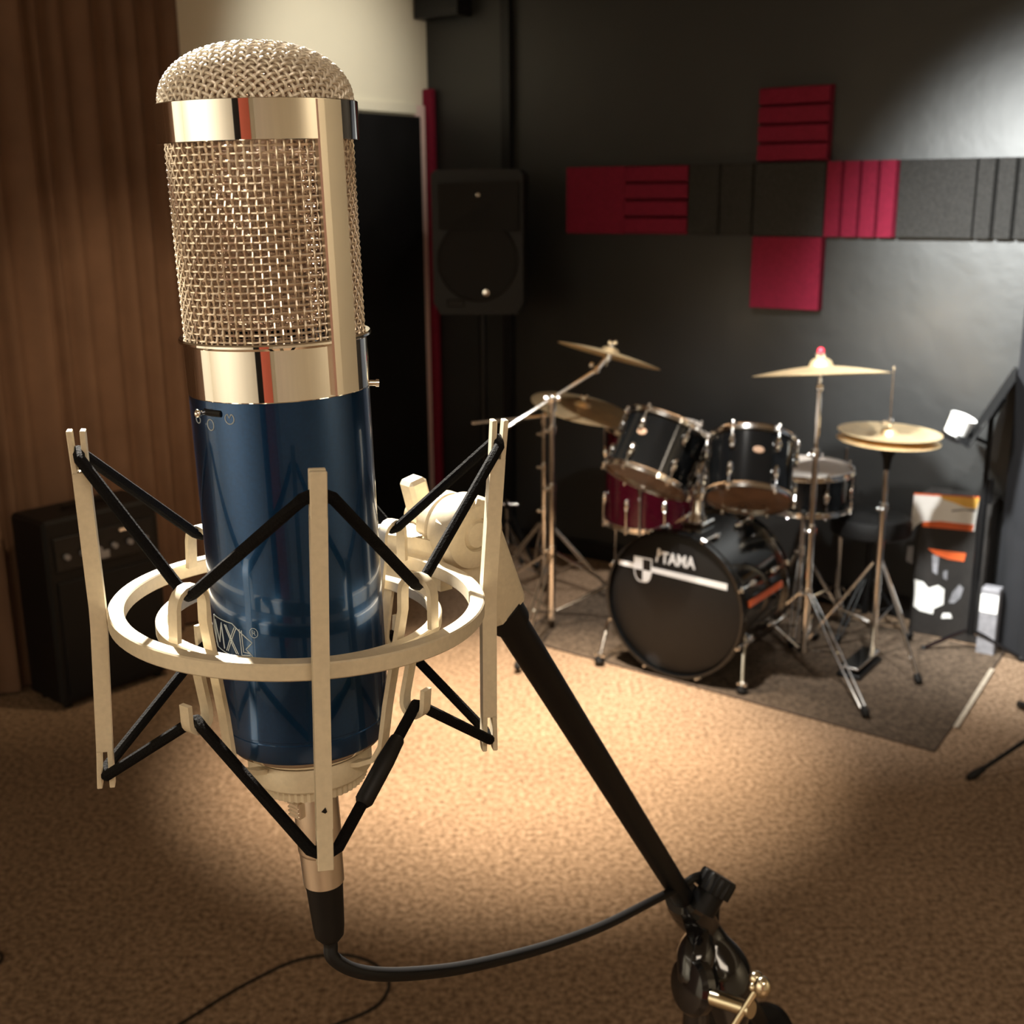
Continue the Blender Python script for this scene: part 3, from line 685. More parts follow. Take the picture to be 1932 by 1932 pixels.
# slim chrome percussion stand (tall bright rod right of the snare)
b5 = F(1577, 1154); b5.z = 0
s5 = thing('percussion_stand', V((b5.x, b5.y, 0)), 'slim upright chrome rod stand between snare drum and hi-hat stand', 'stand', 'chrome stands of the kit')
tripod(s5, b5, (30, 150, 270), .12, .11, .05, double=False, r=.005, footr=.011)
z5 = P(1597, 846, (V((b5.x, b5.y, .8)) - CAM).dot(fw)).z
MB().cyl(b5 + Z * .05, b5 + Z * .42, .0095).build('lower_tube', M['chrome'], s5)
MB().cyl(b5 + Z * .40, b5 + Z * z5, .0065).build('upper_tube', M['chrome'], s5)
collar(s5, b5 + Z * (z5 - .12), .014, .05, wing=V((.8, -.6, 0))); collar(s5, b5 + Z * .45, .013, .02)

# drum throne
b6 = atD(1628, 4.60, 0)
th = thing('drum_throne', V((b6.x, b6.y, 0)), 'low round black drum throne behind the hi-hat stand', 'stool')
MB().lathe(b6 + Z * .43, Z, [(.0001, 0), (.14, 0), (.158, .012), (.16, .05), (.15, .078), (.10, .088), (.0001, .09)], 40).build('seat', M['tolex'], th)
MB().cyl(b6 + Z * .09, b6 + Z * .43, .014).build('pole', M['black'], th)
tripod(th, b6, (-20, 100, 220), .18, .24, .09, z0=0, m_=M['black'])
# pale folded towel on the floor under the throne
tq = F(1588, 1078)
pts = []
o = MB().obox(tq + Z * .02, ke * .10, kn * .06, Z * .018, .012).build('folded_towel', M['boxgrey'], loc=tq); tag(o, 'small folded grey towel on the floor near the throne', 'towel')

# small distant percussion stand at left
b7 = F(957, 1052); b7.z = 0
s7 = thing('small_stand', V((b7.x, b7.y, 0)), 'small low chrome stand with a T-shaped top beyond the swivel joint', 'stand', 'chrome stands of the kit')
tripod(s7, b7, (-60, 60, 180), .14, .16, .07, z0=0, double=False, r=.004, footr=.009)
z7 = P(955, 952, (V((b7.x, b7.y, .3)) - CAM).dot(fw)).z
MB().cyl(b7 + Z * .06, b7 + Z * z7, .008).build('pole', M['chrome'], s7)
mb = MB(); mb.cyl(b7 + Z * z7 - rt * .055, b7 + Z * z7 + rt * .055, .007); mb.sphere(b7 + Z * (z7 + .012), .012, n=8); mb.build('crossbar', M['chrome'], s7)

# kick pedal behind the bass drum
kp = kt - kn * (KL + .14); kp.z = 0
pdl = thing('kick_pedal', V((kp.x, kp.y, RUGZ)), 'chrome kick pedal behind the bass drum', 'pedal')
MB().obox(kp + Z * (RUGZ + .012), kn * .13, ke * .05, Z * .008, .003).build('base_plate', M['black'], pdl)
MB().obox(kp + Z * .06 - kn * .02, (kn + Z * .25).normalized() * .12, ke * .035, Z * .005, .002).build('footboard', M['chrome'], pdl)
mb = MB()
for sg in (-1, 1): mb.cyl(kp + kn * .09 + ke * .055 * sg + Z * .02, kp + kn * .09 + ke * .055 * sg + Z * .24, .007)
mb.cyl(kp + kn * .09 - ke * .06 + Z * .24, kp + kn * .09 + ke * .06 + Z * .24, .008); mb.build('frame', M['chrome'], pdl)
mb = MB(); mb.cyl(kp + kn * .09 + Z * .24, kp + kn * .06 + Z * .38, .004, n=8); mb.sphere(kp + kn * .06 + Z * .39, .025, n=10); mb.build('beater', M['boxgrey'], pdl)

# ------------------------------------------------------------------ loudspeaker on stand
sc_ = RW(-.07, .42); px_c = 0
spD = 5.58
sp0 = atD(917, spD, 0)
sps = thing('speaker_stand', V((sp0.x, sp0.y, 0)), 'black tripod stand under the loudspeaker in the dark corner', 'stand')
zsp = V((sp0.x, sp0.y, 1.3)); zc = (zsp - CAM).dot(fw)
sbot = P(917, 588, zc).z; stop = P(917, 322, zc).z
MB().cyl(V((sp0.x, sp0.y, .10)), V((sp0.x, sp0.y, sbot + .03)), .018).build('pole', M['black'], sps)
tripod(sps, V((sp0.x, sp0.y, 0)), (-100, -10, 170), .24, .50, .16, z0=0, m_=M['black'], double=False, r=.009)
lsp = thing('loudspeaker', V((sp0.x, sp0.y, sbot)), 'black two-way loudspeaker cabinet on a stand in the dark corner', 'loudspeaker')
fn = (V((-.10, -1, 0))).normalized(); fe = V((1, -.10, 0)).normalized(); c = V((sp0.x, sp0.y, 0))
hw = .205; dp = .17
poly = [(-hw, .16), (hw, .16), (hw * .72, -dp), (-hw * .72, -dp)]
prof = [(-hw + .03, sbot), (hw - .03, sbot), (hw, sbot + .05), (hw, stop - .02), (hw - .02, stop), (-hw + .02, stop), (-hw, stop - .02), (-hw, sbot + .05)]
mb = MB(); mb.prism([c + fe * a + fn * .15 + Z * h for a, h in prof], -fn * .30); o = mb.build('cabinet', M['black'], lsp); fix_normals(o)
fc = c + fn * .151
mid = (sbot + stop) / 2
MB().lathe(fc + Z * (sbot + .24), fn, [(.178, 0), (.184, .006), (.176, .010), (.168, .007), (.10, .011), (.0001, .013)], 40).build('woofer', M['grille'], lsp)
hy_ = stop - .17
mb = MB(); hcen = fc + Z * hy_ - fn * .004
mb.add([fc + fe * -.17 + Z * (hy_ + .11) + fn * .030, fc + fe * .185 + Z * (hy_ + .12) + fn * .030, fc + fe * .185 + Z * (hy_ - .10) + fn * .030, fc + fe * -.17 + Z * (hy_ - .09) + fn * .030, fc + fe * -.02 + Z * (hy_ + .02) + fn * .001, fc + fe * .02 + Z * (hy_ + .02) + fn * .001, fc + fe * .02 + Z * (hy_ - .02) + fn * .001, fc + fe * -.02 + Z * (hy_ - .02) + fn * .001],
       [(0, 1, 5, 4), (1, 2, 6, 5), (2, 3, 7, 6), (3, 0, 4, 7), (4, 5, 6, 7)]); mb.build('horn', M['grille'], lsp)
q = onplane(902, 368, fc + fn * .004, fn); MB().lathe(q, fn, [(.0001, .014), (.008, .012), (.009, -.005)], 16).build('horn_badge', M['chrome'], lsp)
q = onplane(918, 552, fc, fn); MB().lathe(q, fn, [(.0001, .020), (.014, .018), (.016, -.005)], 16).build('badge', M['chrome'], lsp, label='round silver badge')
q = onplane(860, 572, fc, fn); MB().obox(q + fn * .003, fe * .04, fn * .004, Z * .016, .004).build('port', M['rubber'], lsp)

# ------------------------------------------------------------------ bright carton by the wall, grey box
bo = F(1727, 1166); BO = V((bo.x, bo.y, 0)); bn = nin; BO = BO + bn * (.17 - (BO - V((O0.x, O0.y, 0))).dot(bn))
c1_ = onplane(1716, 1166, BO, bn); c2_ = onplane(1850, 1185, BO, bn); c3_ = onplane(1724, 930, BO, bn)
bw = (c2_ - c1_).dot(d); bh = c3_.z
ctn = thing('display_carton', V((c1_.x, c1_.y, 0)) + d * bw / 2 - bn * .08, 'bright white carton with orange and black printing by the back wall', 'box')
MB().obox(V((c1_.x, c1_.y, 0)) + d * bw / 2 - bn * .075 + Z * bh / 2, d * (bw / 2), bn * .073, Z * (bh / 2), .004).build('carton_body', M['boxblack'], ctn)
FO = V((c1_.x, c1_.y, 0)) - bn * .001
def bq(pxs, mt, name, t=.002):
    mb = MB().prism([onplane(x, y, FO, bn) for x, y in pxs], bn * t); o = mb.build(name, mt, ctn); fix_normals(o); return o
bq([(1725, 932), (1848, 939), (1838, 1002), (1770, 992), (1738, 985), (1727, 993), (1717, 1006)], M['boxwhite'], 'white_print')
bq([(1725, 930), (1848, 937), (1848, 940), (1725, 933)], M['orange'], 'orange_print', .0026)
bq([(1774, 935), (1848, 940), (1843, 960), (1822, 957), (1800, 948), (1780, 942)], M['yellow'], 'yellow_print', .0030)
bq([(1796, 962), (1842, 960), (1841, 966), (1812, 961), (1796, 965)], M['boxgrey'], 'grey_print', .0034)
bq([(1741, 984), (1775, 983), (1800, 986), (1838, 990), (1835, 1002), (1740, 993)], M['orange'], 'orange_print', .0034)
bq([(1751, 1035), (1823, 1044), (1819, 1059), (1790, 1055), (1765, 1046)], M['orange'], 'orange_print', .003)
bq([(1713, 1030), (1724, 1030), (1722, 1064), (1710, 1058)], M['boxgrey'], 'grey_print', .003)
bq([(1759, 1046), (1772, 1050), (1768, 1084), (1760, 1078)], M['boxgrey'], 'grey_print', .003)
bq([(1780, 1078), (1788, 1076), (1787, 1094), (1780, 1090)], M['boxgrey'], 'grey_print', .003)
bq([(1726, 1093), (1742, 1098), (1752, 1110), (1770, 1104), (1782, 1112), (1780, 1140), (1762, 1148), (1760, 1158), (1736, 1152), (1724, 1143), (1726, 1120)], M['boxwhite'], 'white_print', .003)
bq([(1810, 1103), (1818, 1110), (1812, 1128), (1800, 1138), (1790, 1137), (1797, 1118)], M['boxgrey'], 'grey_print', .003)
bq([(1779, 1157), (1793, 1157), (1796, 1166), (1776, 1166)], M['boxwhite'], 'white_print', .003)
g1 = onplane(1844, 1190, FO + bn * .10, bn); g2 = onplane(1878, 1196, FO + bn * .10, bn); g3 = onplane(1848, 1108, FO + bn * .10, bn)
gw = (g2 - g1).dot(d); gh = max(.12, g3.z - 0)
gb = thing('grey_box', V((g1.x, g1.y, 0)) + d * gw / 2, 'small grey box with a white top half right of the bright carton', 'box')
MB().obox(V((g1.x, g1.y, 0)) + d * gw / 2 - bn * .03 + Z * gh / 2, d * gw / 2, bn * .03, Z * gh / 2, .003).build('box_body', M['boxgrey'], gb)
MB().obox(V((g1.x, g1.y, 0)) + d * gw / 2 + bn * .0015 + Z * gh * .78, d * gw * .48, bn * .001, Z * gh * .13).build('label', M['boxwhite'], gb)

# ------------------------------------------------------------------ music stand + cup
mbp = F(1827, 1232); mbp.z = 0
ms = thing('music_stand', V((mbp.x, mbp.y, 0)), 'black music stand seen edge-on at the right before the drape', 'stand')
zzm = (V((mbp.x, mbp.y, 1)) - CAM).dot(fw); zdesk = P(1878, 790, zzm).z
MB().cyl(mbp + Z * .08, mbp + Z * .62, .015).build('lower_tube', M['black'], ms)
MB().cyl(mbp + Z * .60, mbp + Z * zdesk, .010).build('upper_tube', M['black'], ms)
for fx, fy in ((1742, 1228), (1925, 1248)):
    e = F(fx, fy); e.z = .012; lg = MB().tube([mbp + Z * .10, mbp.lerp(e, .3) + Z * .075, e], .008, 8).build('leg', M['gloss'], ms)
    MB().sphere(e, .013, n=8).build('rubber_foot', M['rubber'], lg)
e = mbp + V((.11, .09, .012)); lg = MB().tube([mbp + Z * .10, e], .008, 8).build('leg', M['gloss'], ms); MB().sphere(e, .013, n=8).build('rubber_foot', M['rubber'], lg)
t_ = P(1916, 704, zzm + .02); b_ = P(1832, 826, zzm - .02); up_ = (t_ - b_); dd_ = (fw * .93 + rt * .38); dd_.z = 0; dd_.normalize()
nn_ = up_.cross(dd_).normalized()
MB().obox((t_ + b_) / 2, up_ / 2, dd_ * .20, nn_ * .003, .001).build('desk', M['black'], ms)
MB().obox(b_ + nn_ * .025, up_.normalized() * .003, dd_ * .20, nn_ * .028, .001).build('ledge', M['black'], ms)
MB().obox((t_ + b_) / 2 - nn_ * .016, up_ * .16, dd_ * .03, nn_ * .012, .004).build('tilt_bracket', M['black'], ms)
MB().obox(mbp + Z * .66 + rt * .02, rt * .012, fw * .01, Z * .05, .004).build('clamp', M['black'], ms)
ca = P(1800, 822, zzm - .05); cb = P(1819, 792, zzm - .05); cU = camdir(.30, -.85, -.42)
cup = thing('white_cup', ca, 'white cup tilted on a black holder beside the music stand desk', 'cup')
L_ = .075
MB().lathe(ca, cU, [(.0001, 0), (.036, 0), (.040, .004), (.046, L_), (.049, L_ + .004), (.045, L_ + .002), (.037, .006), (.0001, .005)], 28).build('cup_wall', M['boxwhite'], cup)
hd = thing('cup_holder', ca - cU * .004, 'black clamp arm holding the white cup', 'cup holder')
MB().lathe(ca - cU * .012, cU, [(.0001, 0), (.044, 0), (.048, .01), (.048, .022), (.044, .022), (.044, .010), (.0001, .010)], 24).build('ring', M['rubber'], hd)
MB().tube([ca - cU * .006 + camdir(1, 0, 0) * .03, b_ + nn_ * .05 + V((0, 0, -.0)), mbp + Z * (zdesk - .10)], .008, 8).build('arm', M['rubber'], hd)
# rubber foot of a stand just beyond the right edge
rf = F(1925, 1338); rf.z = 0
s8 = thing('microphone_stand', rf + V((-.03, -.36, 0)), 'black tripod foot of a stand cut off by the right edge', 'stand')
sbp = rf + V((-.03, -.36, 0)); MB().cyl(sbp + Z * .05, sbp + Z * 1.3, .010).build('pole', M['black'], s8)
for a in (85, 205, 325):
    e = sbp + dirz(a) * .37; e.z = .014; lg = MB().tube([sbp + Z * .14, e], .007, 8).build('leg', M['black'], s8); MB().tube([e.lerp(sbp + Z * .14, .12), e, e + (e - sbp - Z * .14).normalized() * .02 + Z * .004], [.010, .014, .008], 10).build('rubber_foot', M['rubber'], lg)

# ------------------------------------------------------------------ cords on the floor
def cord(pts, r, name, label, mt=None, loc=None):
    mb = MB().tube(bez(pts, 8), r, 8); o = mb.build(name, mt or M['rubber'], loc=loc if loc is not None else pts[0]); tag(o, label, 'cable'); return o
fp = [F(x, y, .004) for x, y in ((250, 1985), (340, 1932), (410, 1888), (480, 1848), (560, 1812), (640, 1801), (700, 1815), (733, 1850), (722, 1886), (690, 1910), (640, 1930), (560, 1960), (440, 1975))]
cord(fp, .0034, 'floor_cable', 'thin black cord looping over the carpet below the microphone plug')
cord([F(x, y, .004) for x, y in ((-80, 1770), (-20, 1790), (2, 1800), (-2, 1816), (-40, 1826), (-90, 1830))], .0034, 'floor_cable', 'small loop of black cord at the left edge of the carpet')

# ------------------------------------------------------------------ microphone
AX = V((-.0778448, .39610218, 1.69879)); DN = V((.0195, .0176, -.99965)).normalized(); UP = -DN
Fv = V((.191, -.981, 0)); Fv = (Fv - UP * Fv.dot(UP)).normalized(); Rv = Fv.cross(UP) * -1
if Rv.dot(rt) < 0: Rv = -Rv
def MC(s): return AX + DN * s
def MP(phi, r, s):
    g = math.radians(phi); return MC(s) + (Fv * math.cos(g) + Rv * math.sin(g)) * r
mic = thing('condenser_microphone', MC(.137), 'blue condenser microphone with silver woven grille hanging in the spring mount', 'microphone')
def mlathe(prof, name, mt, n=96, label=None, parent=None, closed=False):
    # prof: (r, s) with s measured downwards
    return MB().lathe(AX, UP, [(r, -s) for r, s in prof], n, closed=closed).build(name, mt, parent or mic, label=label)
R0 = .0300
# woven cylinder
def woven(R, s0, s1, nv, nh, wr, amp, name, mt, sides=5):
    mb = MB(); ds = (s1 - s0) / (nh - 1)
    for i in range(nv):
        ph = 360 * i / nv; sg = 1 if i % 2 else -1; pts = []
        for j in range((nh - 1) * 2 + 1):
            a = amp * sg * math.cos(pi * j / 2); pts.append(MP(ph, R + a, s0 + ds * j / 2))
        mb.tube(pts, wr, sides, caps=False)
    for j in range(nh):
        sg = -1 if j % 2 == 0 else 1; pts = []
        for i in range(nv * 2):
            a = amp * sg * math.cos(pi * i / 2) * -1; pts.append(MP(180 * i / nv, R - a * -1 * 1.0, s0 + ds * j))
        mb.tube(pts, wr, sides, closed=True)
    return mb.build(name, mt, mic)
woven(R0 - .0009, -.0870, -.0222, 76, 31, .00041, .00040, 'grille_mesh', M['wire'], 6)
woven(R0 - .0026, -.0870, -.0222, 104, 46, .00034, .00028, 'inner_mesh', M['wire2'], 4)
# woven dome
def dome(R, h, s0, pitch, wr, amp, name, mt, rot, rho=1.34):
    mb = MB(); RM = R * rho; n = int(RM / pitch)
    def surf(u, v, a):
        q = math.hypot(u, v); t = min(1, q / RM) * pi / 2; sn = math.sin(t) ** .92; cs = math.cos(t) ** .92
        r = R * sn; z = h * cs; e = (u / q, v / q) if q > 1e-7 else (0, 0)
        nr, nz = sn * h / R, cs; l = math.hypot(nr, nz) or 1
        return e[0] * (r + a * nr / l), e[1] * (r + a * nr / l), z + a * nz / l
    for dr_ in (0, 1):
        for k in range(-n, n + 1):
            v0 = k * pitch; um = math.sqrt(max(0, RM * RM - v0 * v0))
            if um < pitch: continue
            st = int(2 * um / (pitch / 4)); pts = []
            for i in range(st + 1):
                u = -um + 2 * um * i / st; a = amp * (-1) ** (k + dr_) * math.cos(pi * u / pitch)
                x, y, z = surf(u, v0, a) if dr_ == 0 else surf(v0, u, a)
                g = rot; pts.append(MC(s0) + Fv * (x * math.cos(g) - y * math.sin(g)) + Rv * (x * math.sin(g) + y * math.cos(g)) + UP * z)
            mb.tube(pts, wr, 6, caps=False)
    return mb.build(name, mt, mic)
dome(.0298, .0180, -.0958, .0025, .00050, .00048, 'dome_mesh', M['domewire'], math.radians(38))
dome(.0278, .0162, -.0958, .0017, .00038, .00030, 'inner_dome_mesh', M['wire2'], math.radians(38))
mlathe([(.0296, -.0960), (.0315, -.0960), (.0317, -.0958), (.0317, -.0843), (.0315, -.0841), (.0296, -.0841)], 'upper_band', M['micchrome'], closed=True)
mlathe([(.0288, -.0236), (.0312, -.0238), (.0316, -.0233), (.0316, -.0226), (.0310, -.0222), (.0302, -.0217), (.0302, -.0056), (.0300, -.0053), (.0288, -.0053)], 'lower_band', M['micchrome'], closed=True)
# vertical struts
for p0 in (46.5, 226.5):
    mb = MB(); vs = []; fs = []
    rr_ = []
    for a, r in ((-13.5, .0300), (-13.5, .0316), (-12.5, .0321), (-8.5, .0322), (-8, .0322), (4.5, .0324), (5.5, .0320), (5.5, .0300)):
        rr_.append((p0 + a, r))
    for s in (-.0956, -.0060):
        for a, r in rr_: vs.append(MP(a, r, s))
    k = len(rr_)
    fs = [(i, (i + 1) % k, k + (i + 1) % k, k + i) for i in range(k)] + [list(range(k)), list(range(k, 2 * k))[::-1]]
    mb.add(vs, fs); o = mb.build('grille_strut', M['satin'], mic); fix_normals(o)
# capsule carrier inside
mlathe([(.0001, -.088), (.012, -.088), (.012, -.03), (.0001, -.03)], 'capsule', M['wire2'], 32)
mlathe([(.0001, -.0060), (.0298, -.0060), (R0, -.0053), (R0, .1120), (R0 - .0003, .1123), (R0 - .0003, .1131), (R0, .1134), (R0, .1195), (R0 - .0006, .1206), (.024, .1210), (.0001, .1210)], 'body', M['bluep'])
mlathe([(.0285, .1209), (.0278, .1225), (.0225, .1262), (.0001, .1262)], 'bottom_bevel', M['micchrome'])
# switch on the left
sl = MP(-58, R0, .0045); sl2 = MP(-48, R0, .0045); en = (MP(-53, 1, 0) - MP(-53, 0, 0))
mb = MB(); mb.tube([MP(a, R0 - .0004, -.0018) for a in (-54, -50, -46, -42, -39)], .0012, 10); mb.build('switch_slot', M['rubber'], mic)
mb = MB(); mb.cyl(MP(-52.5, R0, -.0018), MP(-52.5, R0 + .0026, -.0018), .0009); mb.sphere(MP(-52.5, R0 + .003, -.0018), .0013, n=12); mb.build('switch_lever', M['micchrome'], mic)
mb = MB(); q0 = MP(93, R0, -.0048); q1 = MP(93, R0 + .0034, -.0045); mb.cyl(q0, q1, .0010); mb.cyl(q1 - (q1 - q0) * .3, q1, .0013); mb.build('side_switch', M['micchrome'], mic)
# markings drawn as fine inlaid lines on the body
def strokes(lines, name, wr=.00020, label=None):
    mb = MB()
    for ln in lines: mb.tube([MP(a, R0 + .00004, s) for a, s in ln], wr, 5)
    return mb.build(name, M['mark'], mic, label=label)
def circ(a, s, ra, rs, n=14, t0=0, t1=2 * pi): return [(a + ra * math.cos(t0 + (t1 - t0) * i / n), s + rs * math.sin(t0 + (t1 - t0) * i / n)) for i in range(n + 1)]
strokes([circ(-63, -.0010, 2.6, .0010), circ(-63, .0013, 3.0, .0012)], 'figure_eight_mark')
strokes([circ(-49, .0022, 3.0, .0018)], 'circle_mark')
strokes([circ(-33, -.0004, 3.2, .0017, 14, -pi / 2 + .45, 1.5 * pi - .45) + [(-33, -.0006)] + [(-31.6, -.0019)]], 'cardioid_mark')
def LG(x, y): return (-74 + x * 43, .0698 + y * .0122)
L1 = [[LG(.06, .02), LG(.0, .45), LG(.12, .95), LG(.62, 1.02), LG(.98, .90), LG(.86, .70), LG(.98, .48), LG(.62, .02), LG(.06, .02)],
      [LG(.08, .85), LG(.10, .15), LG(.22, .75), LG(.33, .12), LG(.36, .88)],
      [LG(.42, .12), LG(.66, .90)], [LG(.66, .12), LG(.42, .90)],
      [LG(.46, .12), LG(.70, .90)], [LG(.70, .12), LG(.46, .90)],
      [LG(.76, .14), LG(.77, .90), LG(.93, .86)], [LG(.80, .16), LG(.81, .80), LG(.93, .80)]]
strokes([[(a, s) for i in range(len(l) - 1) for t in (0, .25, .5, .75) for a, s in [(l[i][0] + (l[i + 1][0] - l[i][0]) * t, l[i][1] + (l[i + 1][1] - l[i][1]) * t)]] + [l[-1]] for l in L1], 'logo_lettering')
strokes([circ(-30.0, .0720, 2.9, .0017), [(-31, .0729), (-31, .0711), (-29.2, .0714), (-29.4, .0720), (-31, .0720)], [(-30, .0720), (-29, .0729)]], 'registered_mark', .00012)

# ------------------------------------------------------------------ shock mount
MO = V((-.0752, .3974, 1.627)); zt_ = (Z + Rv * .030); zt_.normalize(); F2 = V((.191, -.981, 0)); F2 = (F2 - zt_ * F2.dot(zt_)).normalized(); R2 = F2.cross(zt_)
if R2.dot(rt) < 0: R2 = -R2
def SP(phi, r, z):
    g = math.radians(phi); return MO + (F2 * math.cos(g) + R2 * math.sin(g)) * r + zt_ * z
def tang(phi):
    g = math.radians(phi); return (-F2 * math.sin(g) + R2 * math.cos(g))
smt = thing('shock_mount', SP(0, 0, -.062), 'champagne ring shock mount with forked posts and black elastic cords', 'microphone mount')
def slathe(prof, name, n=96): return MB().lathe(MO, zt_, prof, n, closed=True, X=F2).build(name, M['mount'], smt)
b_ = .0005
slathe([(.0600, .0025 - b_), (.0605, .0025), (.0648, .0025), (.0653, .0025 - b_), (.0653, -.0032 + b_), (.0648, -.0032), (.0605, -.0032), (.0600, -.0032 + b_)], 'outer_ring')
slathe([(.0458, -.0035), (.0462, -.003), (.0496, -.003), (.0500, -.0035), (.0500, -.0070), (.0496, -.0075), (.0462, -.0075), (.0458, -.0070)], 'inner_ring')
for k in range(4):
    ph = 3.5 + 90 * k; T = tang(ph); er = (SP(ph, 1, 0) - SP(ph, 0, 0))
    mb = MB(); hw_ = .0025
    # bar follows a gentle outward flare; forked at both ends
    def rr(z): return .0683 + (.0030 if z > 0 else .0014) * abs(z) / .064
    zs = [-.050, -.004, .003, .050]
    for i in range(len(zs) - 1):
        a = SP(ph, rr(zs[i]), zs[i]); b = SP(ph, rr(zs[i + 1]), zs[i + 1])
        mb.add([a - T * hw_ - er * .0027, a + T * hw_ - er * .0027, a + T * hw_ + er * .0027, a - T * hw_ + er * .0027, b - T * hw_ - er * .0027, b + T * hw_ - er * .0027, b + T * hw_ + er * .0027, b - T * hw_ + er * .0027],
               [(0, 1, 5, 4), (1, 2, 6, 5), (2, 3, 7, 6), (3, 0, 4, 7)] + ([(3, 2, 1, 0)] if i == 0 else []) + ([(4, 5, 6, 7)] if i == len(zs) - 2 else []))
    for sg in (-1, 1):
        for off in (-1, 1):
            z0, z1 = sg * .0495, sg * .0640
            a = SP(ph, rr(z0) + off * .0018, z0); b = SP(ph, rr(z1) + off * .0021, z1)
            ax = (b - a) / 2; mb.obox((a + b) / 2, ax, T * hw_, er * .0009, .00025)
    o = mb.build('post', M['mount'], smt); fix_normals(o)
HK = [48 + 90 * k if k != 3 else -45 for k in range(4)]; HK = [48, 135, 225, 315]
for ph in HK:
    T = tang(ph) * .0021
    def rz(pts): return [SP(ph, r, z) for r, z in pts]
    up = [(.021, -.0570), (.026, -.0555), (.0325, -.0520), (.0358, -.0460), (.0380, -.030), (.0420, -.008), (.0445, .006)] + [(.0505 + .0060 * math.cos(t), .0130 + .0060 * math.sin(t)) for t in [pi - i * pi / 8 for i in range(9)]] + [(.0568, .0020)]
    a_ = MB().ribbon(rz(up), T, .0017).build('cradle_hook', M['mount'], smt)
    lo = [(.0490, -.0060), (.0455, -.0240)] + [(.0495 + .0042 * math.cos(t), -.0268 + .0042 * math.sin(t)) for t in [pi + i * pi / 8 for i in range(9)]] + [(.0540, -.0205)]
    MB().ribbon(rz(lo), T, .0017).build('lower_hook', M['mount'], smt)
fm = SP(3.5, .0683 + .0014 * .7 + .00275, -.0435); fe_ = SP(3.5, 1, 0) - SP(3.5, 0, 0); ft_ = tang(3.5)
MB().prism([fm - ft_ * .0010 - zt_ * .0002, fm + ft_ * .0002 - zt_ * .0009, fm + ft_ * .0008 - zt_ * .0004, fm + ft_ * .0003 + zt_ * .0012], fe_ * .0001).build('printed_mark', M['rubber'], smt, label='tiny black arrow-like mark')
# threaded cup that holds the microphone base
cr = MC(.1262)
MB().lathe(AX, UP, [(.0195, -.1268), (.0222, -.1268), (.0226, -.1275), (.0226, -.1352), (.0222, -.1358), (.0195, -.1358)], 64, closed=True).build('retaining_ring', M['mount'], smt)
mb = MB(); n = 110; vs = []; fs = []
for i in range(n):
    r = .0205 if i % 2 else .0199
    for s in (-.1358, -.1402): 
        g = 2 * pi * i / n; vs.append(AX + UP * s + (Fv * math.cos(g) + Rv * math.sin(g)) * r)
fs = [(2 * i, 2 * i + 1, (2 * i + 3) % (2 * n), (2 * i + 2) % (2 * n)) for i in range(n)] + [[2 * i for i in range(n)][::-1], [2 * i + 1 for i in range(n)]]
mb.add(vs, fs); mb.build('knurled_nut', M['mount'], smt)
# elastic cords
def elastic(sgn):
    pts = []
    for k in range(4):
        ph = 3.5 + 90 * k; zp = sgn * .0570 if sgn > 0 else -.0600
        rr_ = .0683 + (.0030 if sgn > 0 else .0014) * .9
        for dp_ in (-3.6, 0, 3.6): pts.append(SP(ph + dp_, rr_ - abs(dp_) * .00012, zp + (0 if dp_ == 0 else -sgn * .0018)))
        h = HK[k]; 
        if sgn > 0: pr, pz = .0505, .0158
        else: pr, pz = .0497, -.0272
        for dp_ in (-3.0, 0, 3.0): pts.append(SP(h + dp_, pr + abs(dp_) * .0002, pz + (0 if dp_ == 0 else sgn * .0014)))
    dense = []
    for i in range(len(pts)):
        a = pts[i]; b = pts[(i + 1) % len(pts)]; kk = 6 if (b - a).length > .01 else 2
        for j in range(kk): dense.append(a.lerp(b, j / kk))
    MB().tube(dense, .00195, 10, closed=True).build('elastic_cord', M['elastic'], smt)
    return pts
elastic(1); pe_ = elastic(-1)
a = SP(3.5 + 3.6, .0696, -.0582); b = SP(48 - 3, .0503, -.0286)
MB().tube([a.lerp(b, .30), a.lerp(b, .33), a.lerp(b, .62), a.lerp(b, .78), a.lerp(b, .80)], [.0021, .0031, .0031, .0026, .0020], 12).build('cord_sleeve', M['rubber'], smt)
# swivel: plate on the ring, yoke, knuckle, wing knob, socket
mb = MB(); vs = []; N_ = 14
for i in range(N_ + 1):
    ph = 122 + (178 - 122) * i / N_
    for r, z in ((.0645, -.0100), (.0705, -.0100), (.0705, .0095), (.0645, .0095)): vs.append(SP(ph, r, z))
fs = [(4 * i + j, 4 * i + (j + 1) % 4, 4 * i + 4 + (j + 1) % 4, 4 * i + 4 + j) for i in range(N_) for j in range(4)] + [(0, 1, 2, 3), (4 * N_ + 3, 4 * N_ + 2, 4 * N_ + 1, 4 * N_)]
mb.add(vs, fs); o = mb.build('swivel_plate', M['mount'], smt); fix_normals(o)
for ph in (132, 168):
    q = SP(ph, .0675, .0095); MB().lathe(q, zt_, [(.0001, .0012), (.0018, .0011), (.0021, 0)], 16).build('screw', M['satin'], smt)
S0 = P(852, 992, .475); ka = P(768, 962, .487); cb_ = P(903, 1010, .455); AXS = (cb_ - ka).normalized()
pl = SP(148, .0675, .009)
q0 = pl; q1 = S0 - AXS * .004
tt_ = AXS
yk = MB(); k1 = tt_ * .011; fwd_ = tt_.cross(Z).normalized()
vs = []
